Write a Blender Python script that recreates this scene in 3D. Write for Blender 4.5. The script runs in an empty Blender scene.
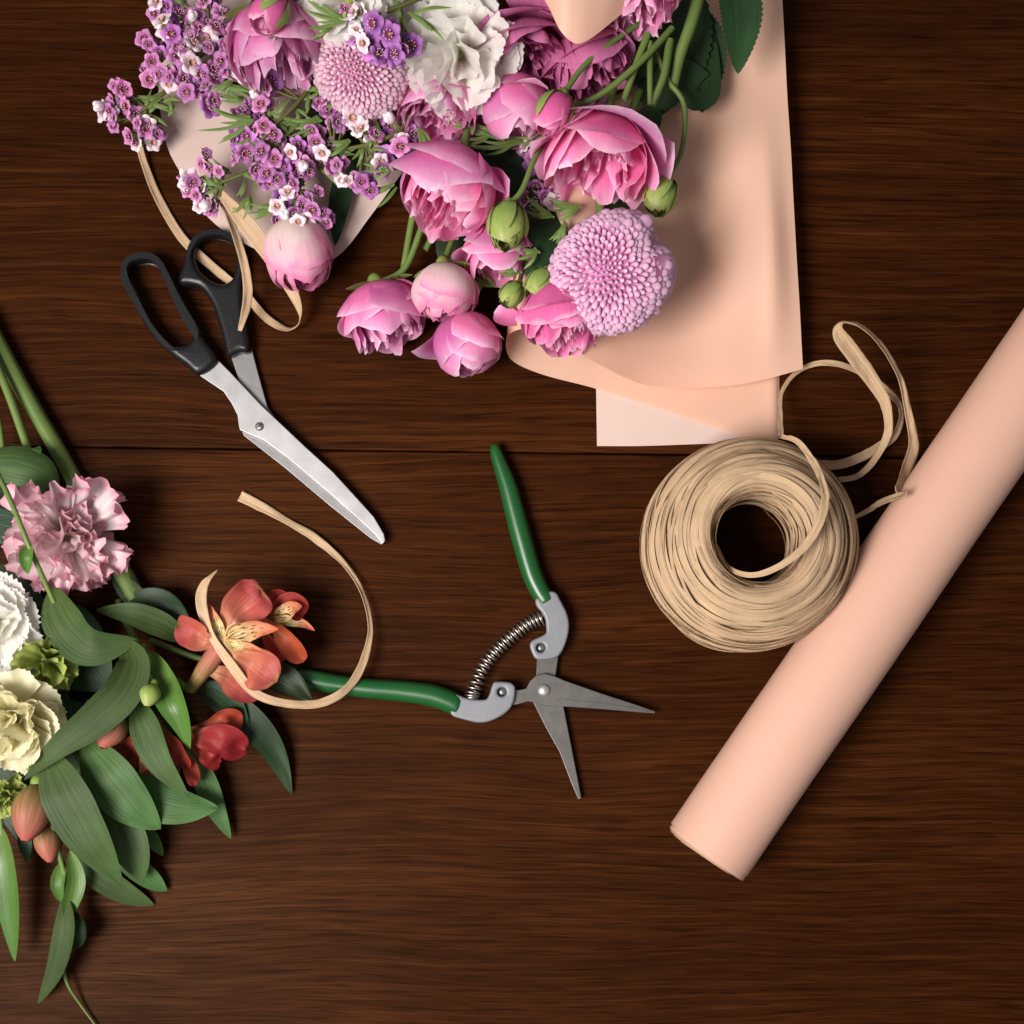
import bpy, math, random
from mathutils import Vector, Matrix, noise
random.seed(7)
PI = math.pi
S = 0.0005                      # metres per photo unit (the table top is about 0.51 m across)
CX, CY, H = 512.0, 700.0, 1400.0  # camera foot and height in the same units
sc = bpy.context.scene
COL = sc.collection

# ------------------------------------------------------------------ helpers
def W(x, y, z=0.0):
    """table coordinates (x right, y away, z up) of the point seen over (x, y) at height z"""
    k = 1 - z / H
    return Vector((CX + (x - CX) * k - 512, 512 - (CY + (y - CY) * k), z))

class MB:
    def __init__(s): s.v = []; s.f = []; s.uv = []; s.mi = []
    def grid(s, fn, nu, nv, closed_u=False, mi=0):
        b = len(s.v)
        cols = nu if closed_u else nu + 1
        for j in range(nv + 1):
            for i in range(cols):
                s.v.append(Vector(fn(i / nu, j / nv)))
        for j in range(nv):
            for i in range(nu):
                i2 = (i + 1) % cols if closed_u else i + 1
                s.f.append((b + j * cols + i, b + j * cols + i2, b + (j + 1) * cols + i2, b + (j + 1) * cols + i))
                s.uv.append(((i / nu, j / nv), ((i + 1) / nu, j / nv), ((i + 1) / nu, (j + 1) / nv), (i / nu, (j + 1) / nv)))
                s.mi.append(mi)
    def build(s, name, mats, parent=None, loc=None, solid=0.0):
        o_ = parent['_p'] if parent is not None and '_p' in parent else None
        org = Vector(o_) if o_ is not None else (Vector(loc) if loc is not None else Vector((0, 0, 0)))
        me = bpy.data.meshes.new(name)
        me.from_pydata([tuple((p - org) * S) for p in s.v], [], s.f)
        uvl = me.uv_layers.new(name='UVMap')
        k = 0
        for q in s.uv:
            for c in q:
                uvl.data[k].uv = c; k += 1
        me.polygons.foreach_set('use_smooth', [True] * len(me.polygons))
        if not isinstance(mats, (list, tuple)): mats = [mats]
        for m in mats: me.materials.append(m)
        if len(mats) > 1: me.polygons.foreach_set('material_index', s.mi)
        me.update()
        o = bpy.data.objects.new(name, me); COL.objects.link(o)
        if parent is not None: o.parent = parent
        else: o.location = org * S
        o['_p'] = list(org)
        if solid:
            md = o.modifiers.new('solid', 'SOLIDIFY'); md.thickness = solid * S; md.offset = 0
        return o

def tag(o, label, cat, group=None):
    o['label'] = label; o['category'] = cat
    if group: o['group'] = group
    return o
def thing(name, label, cat, p, group=None):
    o = bpy.data.objects.new(name, None); COL.objects.link(o)
    o.empty_display_size = .01
    o.location = Vector(p) * S
    o['_p'] = list(p)
    return tag(o, label, cat, group)

def cr(pts, n):
    """Catmull-Rom through pts (any dimension), n+1 samples"""
    P = [Vector(p) for p in pts]
    P = [P[0] * 2 - P[1]] + P + [P[-1] * 2 - P[-2]]
    m = len(P) - 3
    out = []
    for i in range(n + 1):
        t = i / n * m; k = min(int(t), m - 1); t -= k
        a, b, c, d = P[k:k + 4]
        out.append(.5 * ((2 * b) + (c - a) * t + (2 * a - 5 * b + 4 * c - d) * t * t + (3 * b - a - 3 * c + d) * t ** 3))
    return out
def cr1(vals, n):
    return [v.x for v in cr([Vector((v, 0, 0)) for v in vals], n)]

def tube(mb, pts, radii, n=24, k=8, mi=0, world=False):
    P = cr([p if world else W(*p) for p in pts], n)
    if not isinstance(radii, (list, tuple)): radii = [radii, radii]
    Rr = cr1(radii, n)
    fr = []
    prev = None
    for i in range(n + 1):
        t = (P[min(i + 1, n)] - P[max(i - 1, 0)])
        t = t.normalized() if t.length > 1e-6 else Vector((0, 0, 1))
        a = prev if prev is not None else (Vector((0, 0, 1)) if abs(t.z) < .9 else Vector((1, 0, 0)))
        a = (a - t * a.dot(t)).normalized(); prev = a
        fr.append((P[i], a, t.cross(a), max(Rr[i], .01)))
    def fn(u, v):
        p, a, b, r = fr[int(round(v * n))]
        return p + (a * math.cos(u * 2 * PI) + b * math.sin(u * 2 * PI)) * r
    mb.grid(fn, k, n, closed_u=True, mi=mi)

def ellipsoid(mb, c, ax, rl, rr, k=10, n=8, taper=0.0, mi=0):
    ax = Vector(ax).normalized()
    a = ax.orthogonal().normalized(); b = ax.cross(a)
    def fn(u, v):
        t = v * PI
        r = rr * math.sin(t) * (1 + taper * math.cos(t))
        return Vector(c) - ax * rl * math.cos(t) + (a * math.cos(u * 2 * PI) + b * math.sin(u * 2 * PI)) * r
    mb.grid(fn, k, n, closed_u=True, mi=mi)

def prof_leaf(v): return max(0.0, math.sin(PI * min(1, v ** .8))) ** .75
def prof_tepal(v): return (.28 + .72 * math.sin(min(v / .7, 1) * PI / 2) ** 1.5) * (1 if v < .7 else math.sqrt(max(0, 1 - ((v - .7) / .3) ** 2.2)))
def prof_needle(v): return (.5 + .5 * min(1, v * 6)) * (1 if v < .5 else 1 - ((v - .5) * 2) ** 2 * .95)
def strip(mb, pts, width, profile=None, roll=0.0, cup=0.0, n=28, nu=6, wave=0.0, seed=0.0, serr=0.0, mi=0, fold=0.0, world=False, rough=0.0):
    """a blade or ribbon: spine pts (x, y, z), full width (or list), roll in degrees (or list)"""
    P = cr([p if world else W(*p) for p in pts], n)
    wl = cr1(width, n) if isinstance(width, (list, tuple)) else [width] * (n + 1)
    rl = cr1(roll, n) if isinstance(roll, (list, tuple)) else [roll] * (n + 1)
    fr = []
    for i in range(n + 1):
        t = (P[min(i + 1, n)] - P[max(i - 1, 0)]).normalized()
        s = t.cross(Vector((0, 0, 1)))
        if s.length < .05: s = Vector((1, 0, 0))
        s.normalize(); nn = s.cross(t).normalized()
        a = math.radians(rl[i])
        fr.append((P[i], s * math.cos(a) + nn * math.sin(a), nn * math.cos(a) - s * math.sin(a)))
    def fn(u, v):
        i = int(round(v * n)); p, s, nn = fr[i]
        w = wl[i] * .5 * (profile(v) if profile else 1)
        x = u * 2 - 1
        if serr and abs(x) > .99: w *= 1 + serr * ((i % 2) * 2 - 1)
        q = p + s * (x * w)
        q = q + nn * (cup * w * x * x + fold * w * abs(x))
        if wave: q = q + nn * (wave * noise.noise(Vector((x * .9 + seed, v * 4, seed * 1.7))) * wl[i] * .5)
        if rough: q = q + (nn + s * .6) * rough * noise.noise(Vector((x * 2 + seed, v * n * .4, seed)))
        return q
    mb.grid(fn, nu, n, mi=mi)

def flat_shape(name, splines, z, thick, bevel, mat, parent, smooth=0, bres=3):
    """solid plate from traced outlines (the second and later splines are holes), rounded edges"""
    cu = bpy.data.curves.new(name, 'CURVE'); cu.dimensions = '2D'; cu.fill_mode = 'BOTH'
    org = Vector(parent['_p'])
    cz = z + thick / 2
    for i, sp in enumerate(splines):
        pts = [Vector((x, y, 0)) for x, y in sp]
        for _ in range(-smooth if smooth < 0 else 0):
            pts = [q for k in range(len(pts)) for q in (pts[k].lerp(pts[(k + 1) % len(pts)], .25), pts[k].lerp(pts[(k + 1) % len(pts)], .75))]
        if smooth > 0:
            m = len(pts); ext = pts[-2:] + pts + pts[:2]
            o2 = []
            for k in range(m):
                a, b, c, d = ext[k + 1], ext[k + 2], ext[(k + 3)], ext[k + 4] if k + 4 < len(ext) else pts[2]
                for j in range(smooth):
                    t = j / smooth
                    o2.append(.5 * ((2 * b) + (c - a) * t + (2 * a - 5 * b + 4 * c - d) * t * t + (3 * b - a - 3 * c + d) * t ** 3))
            pts = o2
        s = cu.splines.new('POLY'); s.points.add(len(pts) - 1); s.use_cyclic_u = True
        for q, p in zip(s.points, pts):
            w = W(p.x, p.y, cz) - org
            q.co = (w.x * S, w.y * S, 0, 1)
    cu.extrude = max(thick / 2 - bevel, .02) * S
    cu.bevel_depth = bevel * S; cu.bevel_resolution = bres; cu.offset = -bevel * S
    tmp = bpy.data.objects.new(name, cu); COL.objects.link(tmp)
    dg = bpy.context.evaluated_depsgraph_get()
    me = bpy.data.meshes.new_from_object(tmp.evaluated_get(dg))
    bpy.data.objects.remove(tmp); bpy.data.curves.remove(cu)
    me.name = name
    me.materials.clear(); me.materials.append(mat)
    me.polygons.foreach_set('use_smooth', [False] * len(me.polygons))
    o = bpy.data.objects.new(name, me); COL.objects.link(o)
    o.parent = parent; o.location = (0, 0, (cz - org.z) * S); o['_p'] = [org.x, org.y, cz]
    return o
def smooth_by_angle(o, deg=40):
    me = o.data
    me.polygons.foreach_set('use_smooth', [True] * len(me.polygons))
    import bmesh
    bm = bmesh.new(); bm.from_mesh(me)
    bmesh.ops.remove_doubles(bm, verts=bm.verts, dist=1e-6)
    bmesh.ops.recalc_face_normals(bm, faces=bm.faces)
    for e in bm.edges:
        if len(e.link_faces) == 2 and e.calc_face_angle(0) > math.radians(deg): e.smooth = False
    bm.to_mesh(me); bm.free()
    md = o.modifiers.new('weighted', 'WEIGHTED_NORMAL'); md.keep_sharp = True; md.weight = 80
    return o

# ------------------------------------------------------------------ materials
def mat(name):
    m = bpy.data.materials.new(name); m.use_nodes = True
    nt = m.node_tree; nt.nodes.clear()
    return m, nt, nt.nodes, nt.links
def N(nt, t, **kw):
    n = nt.nodes.new(t)
    for k, v in kw.items():
        if k.startswith('i_'):
            n.inputs[k[2:].replace('_', ' ')].default_value = v
        else: setattr(n, k, v)
    return n
def ramp(nt, stops, interp='LINEAR'):
    r = nt.nodes.new('ShaderNodeValToRGB'); r.color_ramp.interpolation = interp
    e = r.color_ramp.elements
    while len(e) < len(stops): e.new(.5)
    for q, (p, c) in zip(e, stops): q.position = p; q.color = (*c, 1) if len(c) == 3 else c
    return r
def plain(name, col, rough=.5, metal=0.0, spec=.5, noise_amt=.12, nscale=60, bump=0.0, bscale=300):
    m, nt, nd, L = mat(name)
    b = N(nt, 'ShaderNodeBsdfPrincipled'); out = N(nt, 'ShaderNodeOutputMaterial')
    b.inputs['Roughness'].default_value = rough; b.inputs['Metallic'].default_value = metal
    b.inputs['Specular IOR Level'].default_value = spec
    tc = N(nt, 'ShaderNodeTexCoord')
    nz = N(nt, 'ShaderNodeTexNoise'); nz.inputs['Scale'].default_value = nscale; nz.inputs['Detail'].default_value = 4
    L.new(tc.outputs['Object'], nz.inputs['Vector'])
    r = ramp(nt, [(.3, tuple(c * (1 - noise_amt) for c in col)), (.7, tuple(min(1, c * (1 + noise_amt)) for c in col))])
    L.new(nz.outputs['Fac'], r.inputs['Fac']); L.new(r.outputs['Color'], b.inputs['Base Color'])
    if bump:
        n2 = N(nt, 'ShaderNodeTexNoise'); n2.inputs['Scale'].default_value = bscale; n2.inputs['Detail'].default_value = 3
        L.new(tc.outputs['Object'], n2.inputs['Vector'])
        bp = N(nt, 'ShaderNodeBump'); bp.inputs['Strength'].default_value = bump; bp.inputs['Distance'].default_value = .001
        L.new(n2.outputs['Fac'], bp.inputs['Height']); L.new(bp.outputs['Normal'], b.inputs['Normal'])
    L.new(b.outputs['BSDF'], out.inputs['Surface'])
    return m

def thin(name, stops, rough=.55, trans=.3, tcol=None, veins=0, vein_dark=.8, mott=.08, spec=.3, vscale=40, bump=.15, across=False, vary=0.0):
    """petal / leaf / paper: colour along the length (UV y), fine veins across (UV x), light coming through"""
    m, nt, nd, L = mat(name)
    uv = N(nt, 'ShaderNodeUVMap'); sep = N(nt, 'ShaderNodeSeparateXYZ'); L.new(uv.outputs['UV'], sep.inputs['Vector'])
    tc = N(nt, 'ShaderNodeTexCoord')
    nz = N(nt, 'ShaderNodeTexNoise'); nz.inputs['Scale'].default_value = vscale * 3; nz.inputs['Detail'].default_value = 3
    L.new(tc.outputs['Object'], nz.inputs['Vector'])
    ad = N(nt, 'ShaderNodeMath', operation='MULTIPLY_ADD'); L.new(nz.outputs['Fac'], ad.inputs[0]); ad.inputs[1].default_value = .25
    sb = N(nt, 'ShaderNodeMath', operation='SUBTRACT'); L.new(sep.outputs['X' if across else 'Y'], sb.inputs[0]); sb.inputs[1].default_value = .125
    L.new(sb.outputs[0], ad.inputs[2])
    r = ramp(nt, stops); L.new(ad.outputs[0], r.inputs['Fac'])
    col = r.outputs['Color']
    hgt = None
    if veins:
        mp = N(nt, 'ShaderNodeMapping'); mp.inputs['Scale'].default_value = (veins, 1.2, 1); L.new(uv.outputs['UV'], mp.inputs['Vector'])
        vn = N(nt, 'ShaderNodeTexNoise'); vn.inputs['Scale'].default_value = 1; vn.inputs['Detail'].default_value = 2; vn.inputs['Roughness'].default_value = .6
        L.new(mp.outputs['Vector'], vn.inputs['Vector'])
        vr = ramp(nt, [(.38, (vein_dark,) * 3), (.6, (1, 1, 1))]); L.new(vn.outputs['Fac'], vr.inputs['Fac'])
        mx = N(nt, 'ShaderNodeMix', data_type='RGBA', blend_type='MULTIPLY'); mx.inputs['Factor'].default_value = 1
        L.new(col, mx.inputs['A']); L.new(vr.outputs['Color'], mx.inputs['B']); col = mx.outputs['Result']; hgt = vn.outputs['Fac']
    n3 = N(nt, 'ShaderNodeTexNoise'); n3.inputs['Scale'].default_value = vscale; n3.inputs['Detail'].default_value = 5
    L.new(tc.outputs['Object'], n3.inputs['Vector'])
    r3 = ramp(nt, [(.3, (1 - 2 * mott,) * 3), (.7, (1, 1, 1))]); L.new(n3.outputs['Fac'], r3.inputs['Fac'])
    m3 = N(nt, 'ShaderNodeMix', data_type='RGBA', blend_type='MULTIPLY'); m3.inputs['Factor'].default_value = 1
    L.new(col, m3.inputs['A']); L.new(r3.outputs['Color'], m3.inputs['B']); col = m3.outputs['Result']
    if vary:
        oi = N(nt, 'ShaderNodeObjectInfo'); hs = N(nt, 'ShaderNodeHueSaturation')
        for sock, lo, hi in (('Value', 1 - vary, 1 + vary), ('Hue', .5 - vary * .07, .5 + vary * .07)):
            mr = N(nt, 'ShaderNodeMapRange'); mr.inputs['To Min'].default_value = lo; mr.inputs['To Max'].default_value = hi
            L.new(oi.outputs['Random'], mr.inputs['Value']); L.new(mr.outputs['Result'], hs.inputs[sock])
        L.new(col, hs.inputs['Color']); col = hs.outputs['Color']
    b = N(nt, 'ShaderNodeBsdfPrincipled'); b.inputs['Roughness'].default_value = rough; b.inputs['Specular IOR Level'].default_value = spec
    L.new(col, b.inputs['Base Color'])
    if hgt is not None and bump:
        bp = N(nt, 'ShaderNodeBump'); bp.inputs['Strength'].default_value = bump; bp.inputs['Distance'].default_value = .0008
        L.new(hgt, bp.inputs['Height']); L.new(bp.outputs['Normal'], b.inputs['Normal'])
    t = N(nt, 'ShaderNodeBsdfTranslucent')
    if tcol: t.inputs['Color'].default_value = (*tcol, 1)
    else: L.new(col, t.inputs['Color'])
    ms = N(nt, 'ShaderNodeMixShader'); ms.inputs['Fac'].default_value = trans
    out = N(nt, 'ShaderNodeOutputMaterial')
    L.new(b.outputs['BSDF'], ms.inputs[1]); L.new(t.outputs['BSDF'], ms.inputs[2]); L.new(ms.outputs['Shader'], out.inputs['Surface'])
    return m

def wood():
    m, nt, nd, L = mat('walnut_stain')
    tc = N(nt, 'ShaderNodeTexCoord'); oi = N(nt, 'ShaderNodeSeparateXYZ'); L.new(tc.outputs['Object'], oi.inputs['Vector'])
    # offset the board beyond the seam so that the grain does not run through
    gt = N(nt, 'ShaderNodeMath', operation='GREATER_THAN'); gt.inputs[1].default_value = 0.0287; L.new(oi.outputs['Y'], gt.inputs[0])
    cb = N(nt, 'ShaderNodeCombineXYZ'); L.new(gt.outputs[0], cb.inputs['Z']); L.new(gt.outputs[0], cb.inputs['X'])
    av = N(nt, 'ShaderNodeVectorMath', operation='ADD'); L.new(tc.outputs['Object'], av.inputs[0]); L.new(cb.outputs[0], av.inputs[1])
    # slow bend of the grain
    wp = N(nt, 'ShaderNodeMapping'); wp.inputs['Scale'].default_value = (3.5, 7, 5); L.new(av.outputs[0], wp.inputs['Vector'])
    wn = N(nt, 'ShaderNodeTexNoise'); wn.inputs['Scale'].default_value = 1; wn.inputs['Detail'].default_value = 2; L.new(wp.outputs[0], wn.inputs['Vector'])
    ws = N(nt, 'ShaderNodeMath', operation='MULTIPLY_ADD'); L.new(wn.outputs['Fac'], ws.inputs[0]); ws.inputs[1].default_value = .026; ws.inputs[2].default_value = -.013
    wc = N(nt, 'ShaderNodeCombineXYZ'); L.new(ws.outputs[0], wc.inputs['Y'])
    wv = N(nt, 'ShaderNodeVectorMath', operation='ADD'); L.new(av.outputs[0], wv.inputs[0]); L.new(wc.outputs[0], wv.inputs[1])
    def streak(sx, sy, det, rough=.6, dist=0.0, off=0.0):
        mp = N(nt, 'ShaderNodeMapping'); mp.inputs['Scale'].default_value = (sx, sy, 3); mp.inputs['Location'].default_value = (off, off, off)
        L.new(wv.outputs[0], mp.inputs['Vector'])
        n = N(nt, 'ShaderNodeTexNoise'); n.inputs['Scale'].default_value = 1; n.inputs['Detail'].default_value = det
        n.inputs['Roughness'].default_value = rough; n.inputs['Distortion'].default_value = dist
        L.new(mp.outputs[0], n.inputs['Vector']); return n.outputs['Fac']
    a = streak(9, 380, 4, .65, .05); b = streak(34, 1500, 2, .6, .05, 3.3); c = streak(3, 22, 3, .5, .3, 7.7); p = streak(30, 800, 2, .5, .05, 5.1)
    s1 = N(nt, 'ShaderNodeMath', operation='MULTIPLY_ADD'); L.new(a, s1.inputs[0]); s1.inputs[1].default_value = .44
    s0 = N(nt, 'ShaderNodeMath', operation='MULTIPLY'); L.new(b, s0.inputs[0]); s0.inputs[1].default_value = .30; L.new(s0.outputs[0], s1.inputs[2])
    s2 = N(nt, 'ShaderNodeMath', operation='MULTIPLY_ADD'); L.new(c, s2.inputs[0]); s2.inputs[1].default_value = .26; L.new(s1.outputs[0], s2.inputs[2])
    r = ramp(nt, WOOD_RAMP)
    L.new(s2.outputs[0], r.inputs['Fac'])
    # dark pores: short dashes along the grain
    pr = ramp(nt, [(.36, (.50, .46, .44)), (.44, (1, 1, 1))]); L.new(p, pr.inputs['Fac'])
    mx = N(nt, 'ShaderNodeMix', data_type='RGBA', blend_type='MULTIPLY'); mx.inputs['Factor'].default_value = .9
    L.new(r.outputs['Color'], mx.inputs['A']); L.new(pr.outputs['Color'], mx.inputs['B'])
    bs = N(nt, 'ShaderNodeBsdfPrincipled'); L.new(mx.outputs['Result'], bs.inputs['Base Color'])
    bs.inputs['Specular IOR Level'].default_value = .05; bs.inputs['Specular Tint'].default_value = (1, .72, .5, 1)
    rr = ramp(nt, [(.35, (.52,) * 3), (.65, (.36,) * 3)]); L.new(s2.outputs[0], rr.inputs['Fac']); L.new(rr.outputs['Color'], bs.inputs['Roughness'])
    hm = N(nt, 'ShaderNodeMath', operation='MULTIPLY'); L.new(s2.outputs[0], hm.inputs[0])
    ph = N(nt, 'ShaderNodeSeparateColor'); L.new(pr.outputs['Color'], ph.inputs[0]); L.new(ph.outputs[0], hm.inputs[1])
    bp = N(nt, 'ShaderNodeBump'); bp.inputs['Strength'].default_value = .35; bp.inputs['Distance'].default_value = .0006
    L.new(hm.outputs[0], bp.inputs['Height']); L.new(bp.outputs['Normal'], bs.inputs['Normal'])
    out = N(nt, 'ShaderNodeOutputMaterial'); L.new(bs.outputs['BSDF'], out.inputs['Surface'])
    return m
WOOD_RAMP = [(.34, (.0130, .0030, .0008)), (.45, (.0220, .0055, .0014)), (.53, (.0340, .0090, .0022)), (.66, (.068, .0200, .0050))]

M = {}
M['wood'] = wood()
PINK = [(0, (.88, .50, .54)), (.3, (.85, .225, .485)), (.72, (.85, .20, .49)), (.93, (.90, .40, .66)), (1, (.94, .62, .78))]  # pale at base and edge; last stops also paint a lit rim
M['rose'] = thin('rose_petal', PINK, trans=.4, veins=34, vein_dark=.95, mott=.09, vary=.18)
M['rose_deep'] = thin('rose_petal_deep', [(0, (.78, .32, .42)), (.4, (.80, .12, .37)), (.9, (.82, .18, .44)), (1, (.90, .45, .62))], trans=.3, veins=26, vein_dark=.88)
M['rose_pale'] = thin('rose_petal_pale', [(0, (.86, .74, .58)), (.5, (.87, .68, .64)), (.82, (.85, .48, .58)), (1, (.80, .24, .46))], trans=.3, veins=26, vein_dark=.93)
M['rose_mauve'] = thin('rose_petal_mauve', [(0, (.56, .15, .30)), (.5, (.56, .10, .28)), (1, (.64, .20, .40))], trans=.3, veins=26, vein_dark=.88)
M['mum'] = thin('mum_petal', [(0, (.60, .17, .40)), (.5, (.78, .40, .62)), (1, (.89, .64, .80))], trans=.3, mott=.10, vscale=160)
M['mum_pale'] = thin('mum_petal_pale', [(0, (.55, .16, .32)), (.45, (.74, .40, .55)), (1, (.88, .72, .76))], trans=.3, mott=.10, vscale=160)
M['white'] = thin('white_petal', [(0, (.82, .76, .56)), (.4, (.89, .86, .77)), (1, (.92, .90, .86))], trans=.55, veins=18, vein_dark=.94, mott=.03)
M['cream'] = thin('cream_petal', [(0, (.62, .60, .25)), (.5, (.84, .79, .48)), (1, (.89, .84, .60))], trans=.4, veins=18, vein_dark=.92, mott=.04)
M['lisi'] = thin('lisianthus_petal', [(0, (.90, .80, .68)), (.5, (.90, .73, .72)), (.85, (.90, .72, .74)), (1, (.82, .38, .48))], trans=.38, veins=18, vein_dark=.9, mott=.06)
M['lime'] = thin('green_petal', [(0, (.18, .26, .05)), (.6, (.30, .36, .08)), (1, (.42, .48, .13))], trans=.25, veins=14, vein_dark=.85)
M['alst'] = thin('alstroemeria_petal', [(0, (.70, .50, .22)), (.25, (.64, .25, .13)), (.6, (.60, .140, .085)), (.92, (.50, .10, .085)), (1, (.36, .14, .06))], trans=.28, veins=20, vein_dark=.70, vary=.14, mott=.07)
M['alst_red'] = thin('alstroemeria_red', [(0, (.45, .2, .08)), (.3, (.38, .05, .025)), (1, (.37, .032, .024))], trans=.28, veins=20, vein_dark=.66, vary=.2)
M['alst_bud'] = thin('alstroemeria_bud', [(0, (.20, .22, .06)), (.35, (.34, .20, .08)), (.7, (.42, .15, .09)), (1, (.48, .12, .09))], trans=.15, veins=16, vein_dark=.7)
M['leaf'] = thin('leaf_green', [(0, (.082, .140, .036)), (.5, (.062, .118, .034)), (1, (.080, .150, .042))], rough=.55, trans=.18, tcol=(.09, .19, .03), veins=26, vein_dark=.66, mott=.16, spec=.25, bump=.5, vary=.32)
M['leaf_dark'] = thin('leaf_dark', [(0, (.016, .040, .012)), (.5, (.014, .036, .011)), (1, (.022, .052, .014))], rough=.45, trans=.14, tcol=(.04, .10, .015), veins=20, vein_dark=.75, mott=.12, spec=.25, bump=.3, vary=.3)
M['leaf_bright'] = thin('leaf_bright', [(0, (.14, .24, .05)), (.6, (.08, .18, .03)), (1, (.09, .2, .035))], rough=.35, trans=.2, tcol=(.12, .28, .03), veins=18, vein_dark=.75, mott=.1, spec=.35, bump=.3)
M['stem'] = thin('stem_green', [(0, (.12, .19, .045)), (1, (.15, .22, .05))], rough=.45, trans=.1, veins=0, mott=.15, spec=.4)
M['stem_dark'] = thin('stem_dark', [(0, (.05, .10, .025)), (1, (.07, .12, .03))], rough=.5, trans=.1, mott=.15)
M['twig'] = thin('twig_olive', [(0, (.10, .085, .03)), (1, (.13, .14, .035))], rough=.55, trans=.05, mott=.15)
M['needle'] = thin('needle_green', [(0, (.13, .19, .045)), (1, (.17, .25, .07))], rough=.5, trans=.12, mott=.15)
M['bud_green'] = thin('bud_green', [(0, (.22, .33, .06)), (.6, (.24, .34, .08)), (1, (.36, .40, .12))], rough=.45, trans=.1, veins=10, vein_dark=.85)
M['wax_purple'] = thin('wax_purple', [(0, (.38, .06, .20)), (.4, (.50, .155, .41)), (1, (.64, .30, .55))], trans=.25, mott=.12, vscale=300, vary=.3)
M['wax_violet'] = thin('wax_violet', [(0, (.28, .04, .22)), (.45, (.42, .13, .46)), (1, (.54, .24, .58))], trans=.25, mott=.12, vscale=300, vary=.25)
M['wax_white'] = thin('wax_white', [(0, (.80, .52, .58)), (.5, (.82, .68, .74)), (1, (.86, .80, .82))], trans=.25, mott=.03)
M['wax_eye'] = plain('wax_eye', (.26, .04, .10), rough=.4)
M['wax_eye_pale'] = plain('wax_eye_pale', (.50, .24, .17), rough=.4)
M['paper'] = thin('peach_paper', [(0, (.72, .455, .335)), (1, (.72, .455, .335))], rough=.5, trans=.25, tcol=(.9, .46, .26), mott=.015, vscale=20, spec=.35)
M['paper_pale'] = thin('pale_paper', [(0, (.72, .545, .48)), (1, (.72, .545, .48))], rough=.5, trans=.25, tcol=(.8, .5, .38), mott=.015, vscale=20, spec=.35)
M['roll'] = thin('roll_paper', [(0, (.565, .335, .25)), (1, (.565, .335, .25))], rough=.5, trans=.0, mott=.02, vscale=15, spec=.2)
M['roll_edge'] = thin('roll_paper_edge', [(0, (.42, .27, .16)), (1, (.42, .27, .16))], rough=.6, trans=.0, mott=.05)
M['raffia'] = thin('raffia', [(0, (.66, .45, .27)), (1, (.66, .45, .27))], rough=.6, trans=.12, veins=16, vein_dark=.70, mott=.12, vscale=60, spec=.3, bump=.6)
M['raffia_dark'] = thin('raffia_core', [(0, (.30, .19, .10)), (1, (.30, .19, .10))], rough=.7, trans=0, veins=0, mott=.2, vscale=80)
M['black'] = plain('black_plastic', (.006, .006, .0065), spec=.35, rough=.36, noise_amt=.1, bump=.08, bscale=900)
M['steel'] = plain('bright_steel', (.39, .38, .38), rough=.46, metal=.7, noise_amt=.14, nscale=90, bump=.04, bscale=1500)
M['steel_dark'] = plain('dark_steel', (.24, .23, .23), rough=.45, metal=.8, noise_amt=.1, nscale=120, bump=.05, bscale=1500)
M['steel_blade'] = plain('blade_steel', (.125, .116, .110), rough=.42, metal=.75, noise_amt=.12, nscale=140, bump=.06, bscale=1500)
M['spring'] = plain('spring_steel', (.42, .37, .32), rough=.34, metal=1.0, noise_amt=.05)
M['green_grip'] = plain('green_grip', (.006, .066, .013), rough=.33, noise_amt=.08, nscale=40, spec=.5)
M['grey_cast'] = plain('grey_casting', (.17, .175, .19), rough=.42, noise_amt=.06, nscale=150, bump=.06, bscale=700)
M['stamen'] = plain('stamen', (.55, .35, .15), rough=.5)
M['anther'] = plain('anther', (.20, .15, .10), rough=.7)
M['stripe'] = None

def alst_inner():
    m = thin('alstroemeria_inner', [(0, (.55, .42, .12)), (.35, (.76, .62, .30)), (.62, (.76, .32, .16)), (1, (.72, .14, .08))], trans=.25, veins=12, vein_dark=.85)
    nt = m.node_tree; L = nt.links
    b = [n for n in nt.nodes if n.type == 'BSDF_PRINCIPLED'][0]
    src = b.inputs['Base Color'].links[0].from_socket
    uv = [n for n in nt.nodes if n.type == 'UVMAP'][0]
    mp = N(nt, 'ShaderNodeMapping'); mp.inputs['Scale'].default_value = (9, 5.5, 1); L.new(uv.outputs['UV'], mp.inputs['Vector'])
    vo = N(nt, 'ShaderNodeTexVoronoi'); vo.inputs['Scale'].default_value = 1; L.new(mp.outputs[0], vo.inputs['Vector'])
    r = ramp(nt, [(.27, (1, 1, 1)), (.33, (0, 0, 0))]); L.new(vo.outputs['Distance'], r.inputs['Fac'])
    sp = N(nt, 'ShaderNodeSeparateXYZ'); L.new(uv.outputs['UV'], sp.inputs[0])
    r2 = ramp(nt, [(.0, (0, 0, 0)), (.15, (1, 1, 1)), (.78, (1, 1, 1)), (.86, (0, 0, 0))]); L.new(sp.outputs['Y'], r2.inputs['Fac'])
    mu = N(nt, 'ShaderNodeMath', operation='MULTIPLY'); L.new(r.outputs['Color'], mu.inputs[0]); L.new(r2.outputs['Color'], mu.inputs[1])
    mx = N(nt, 'ShaderNodeMix', data_type='RGBA'); L.new(mu.outputs[0], mx.inputs['Factor']); L.new(src, mx.inputs['A']); mx.inputs['B'].default_value = (.10, .02, .012, 1)
    L.new(mx.outputs['Result'], b.inputs['Base Color'])
    return m
M['alst_inner'] = alst_inner()

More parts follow.
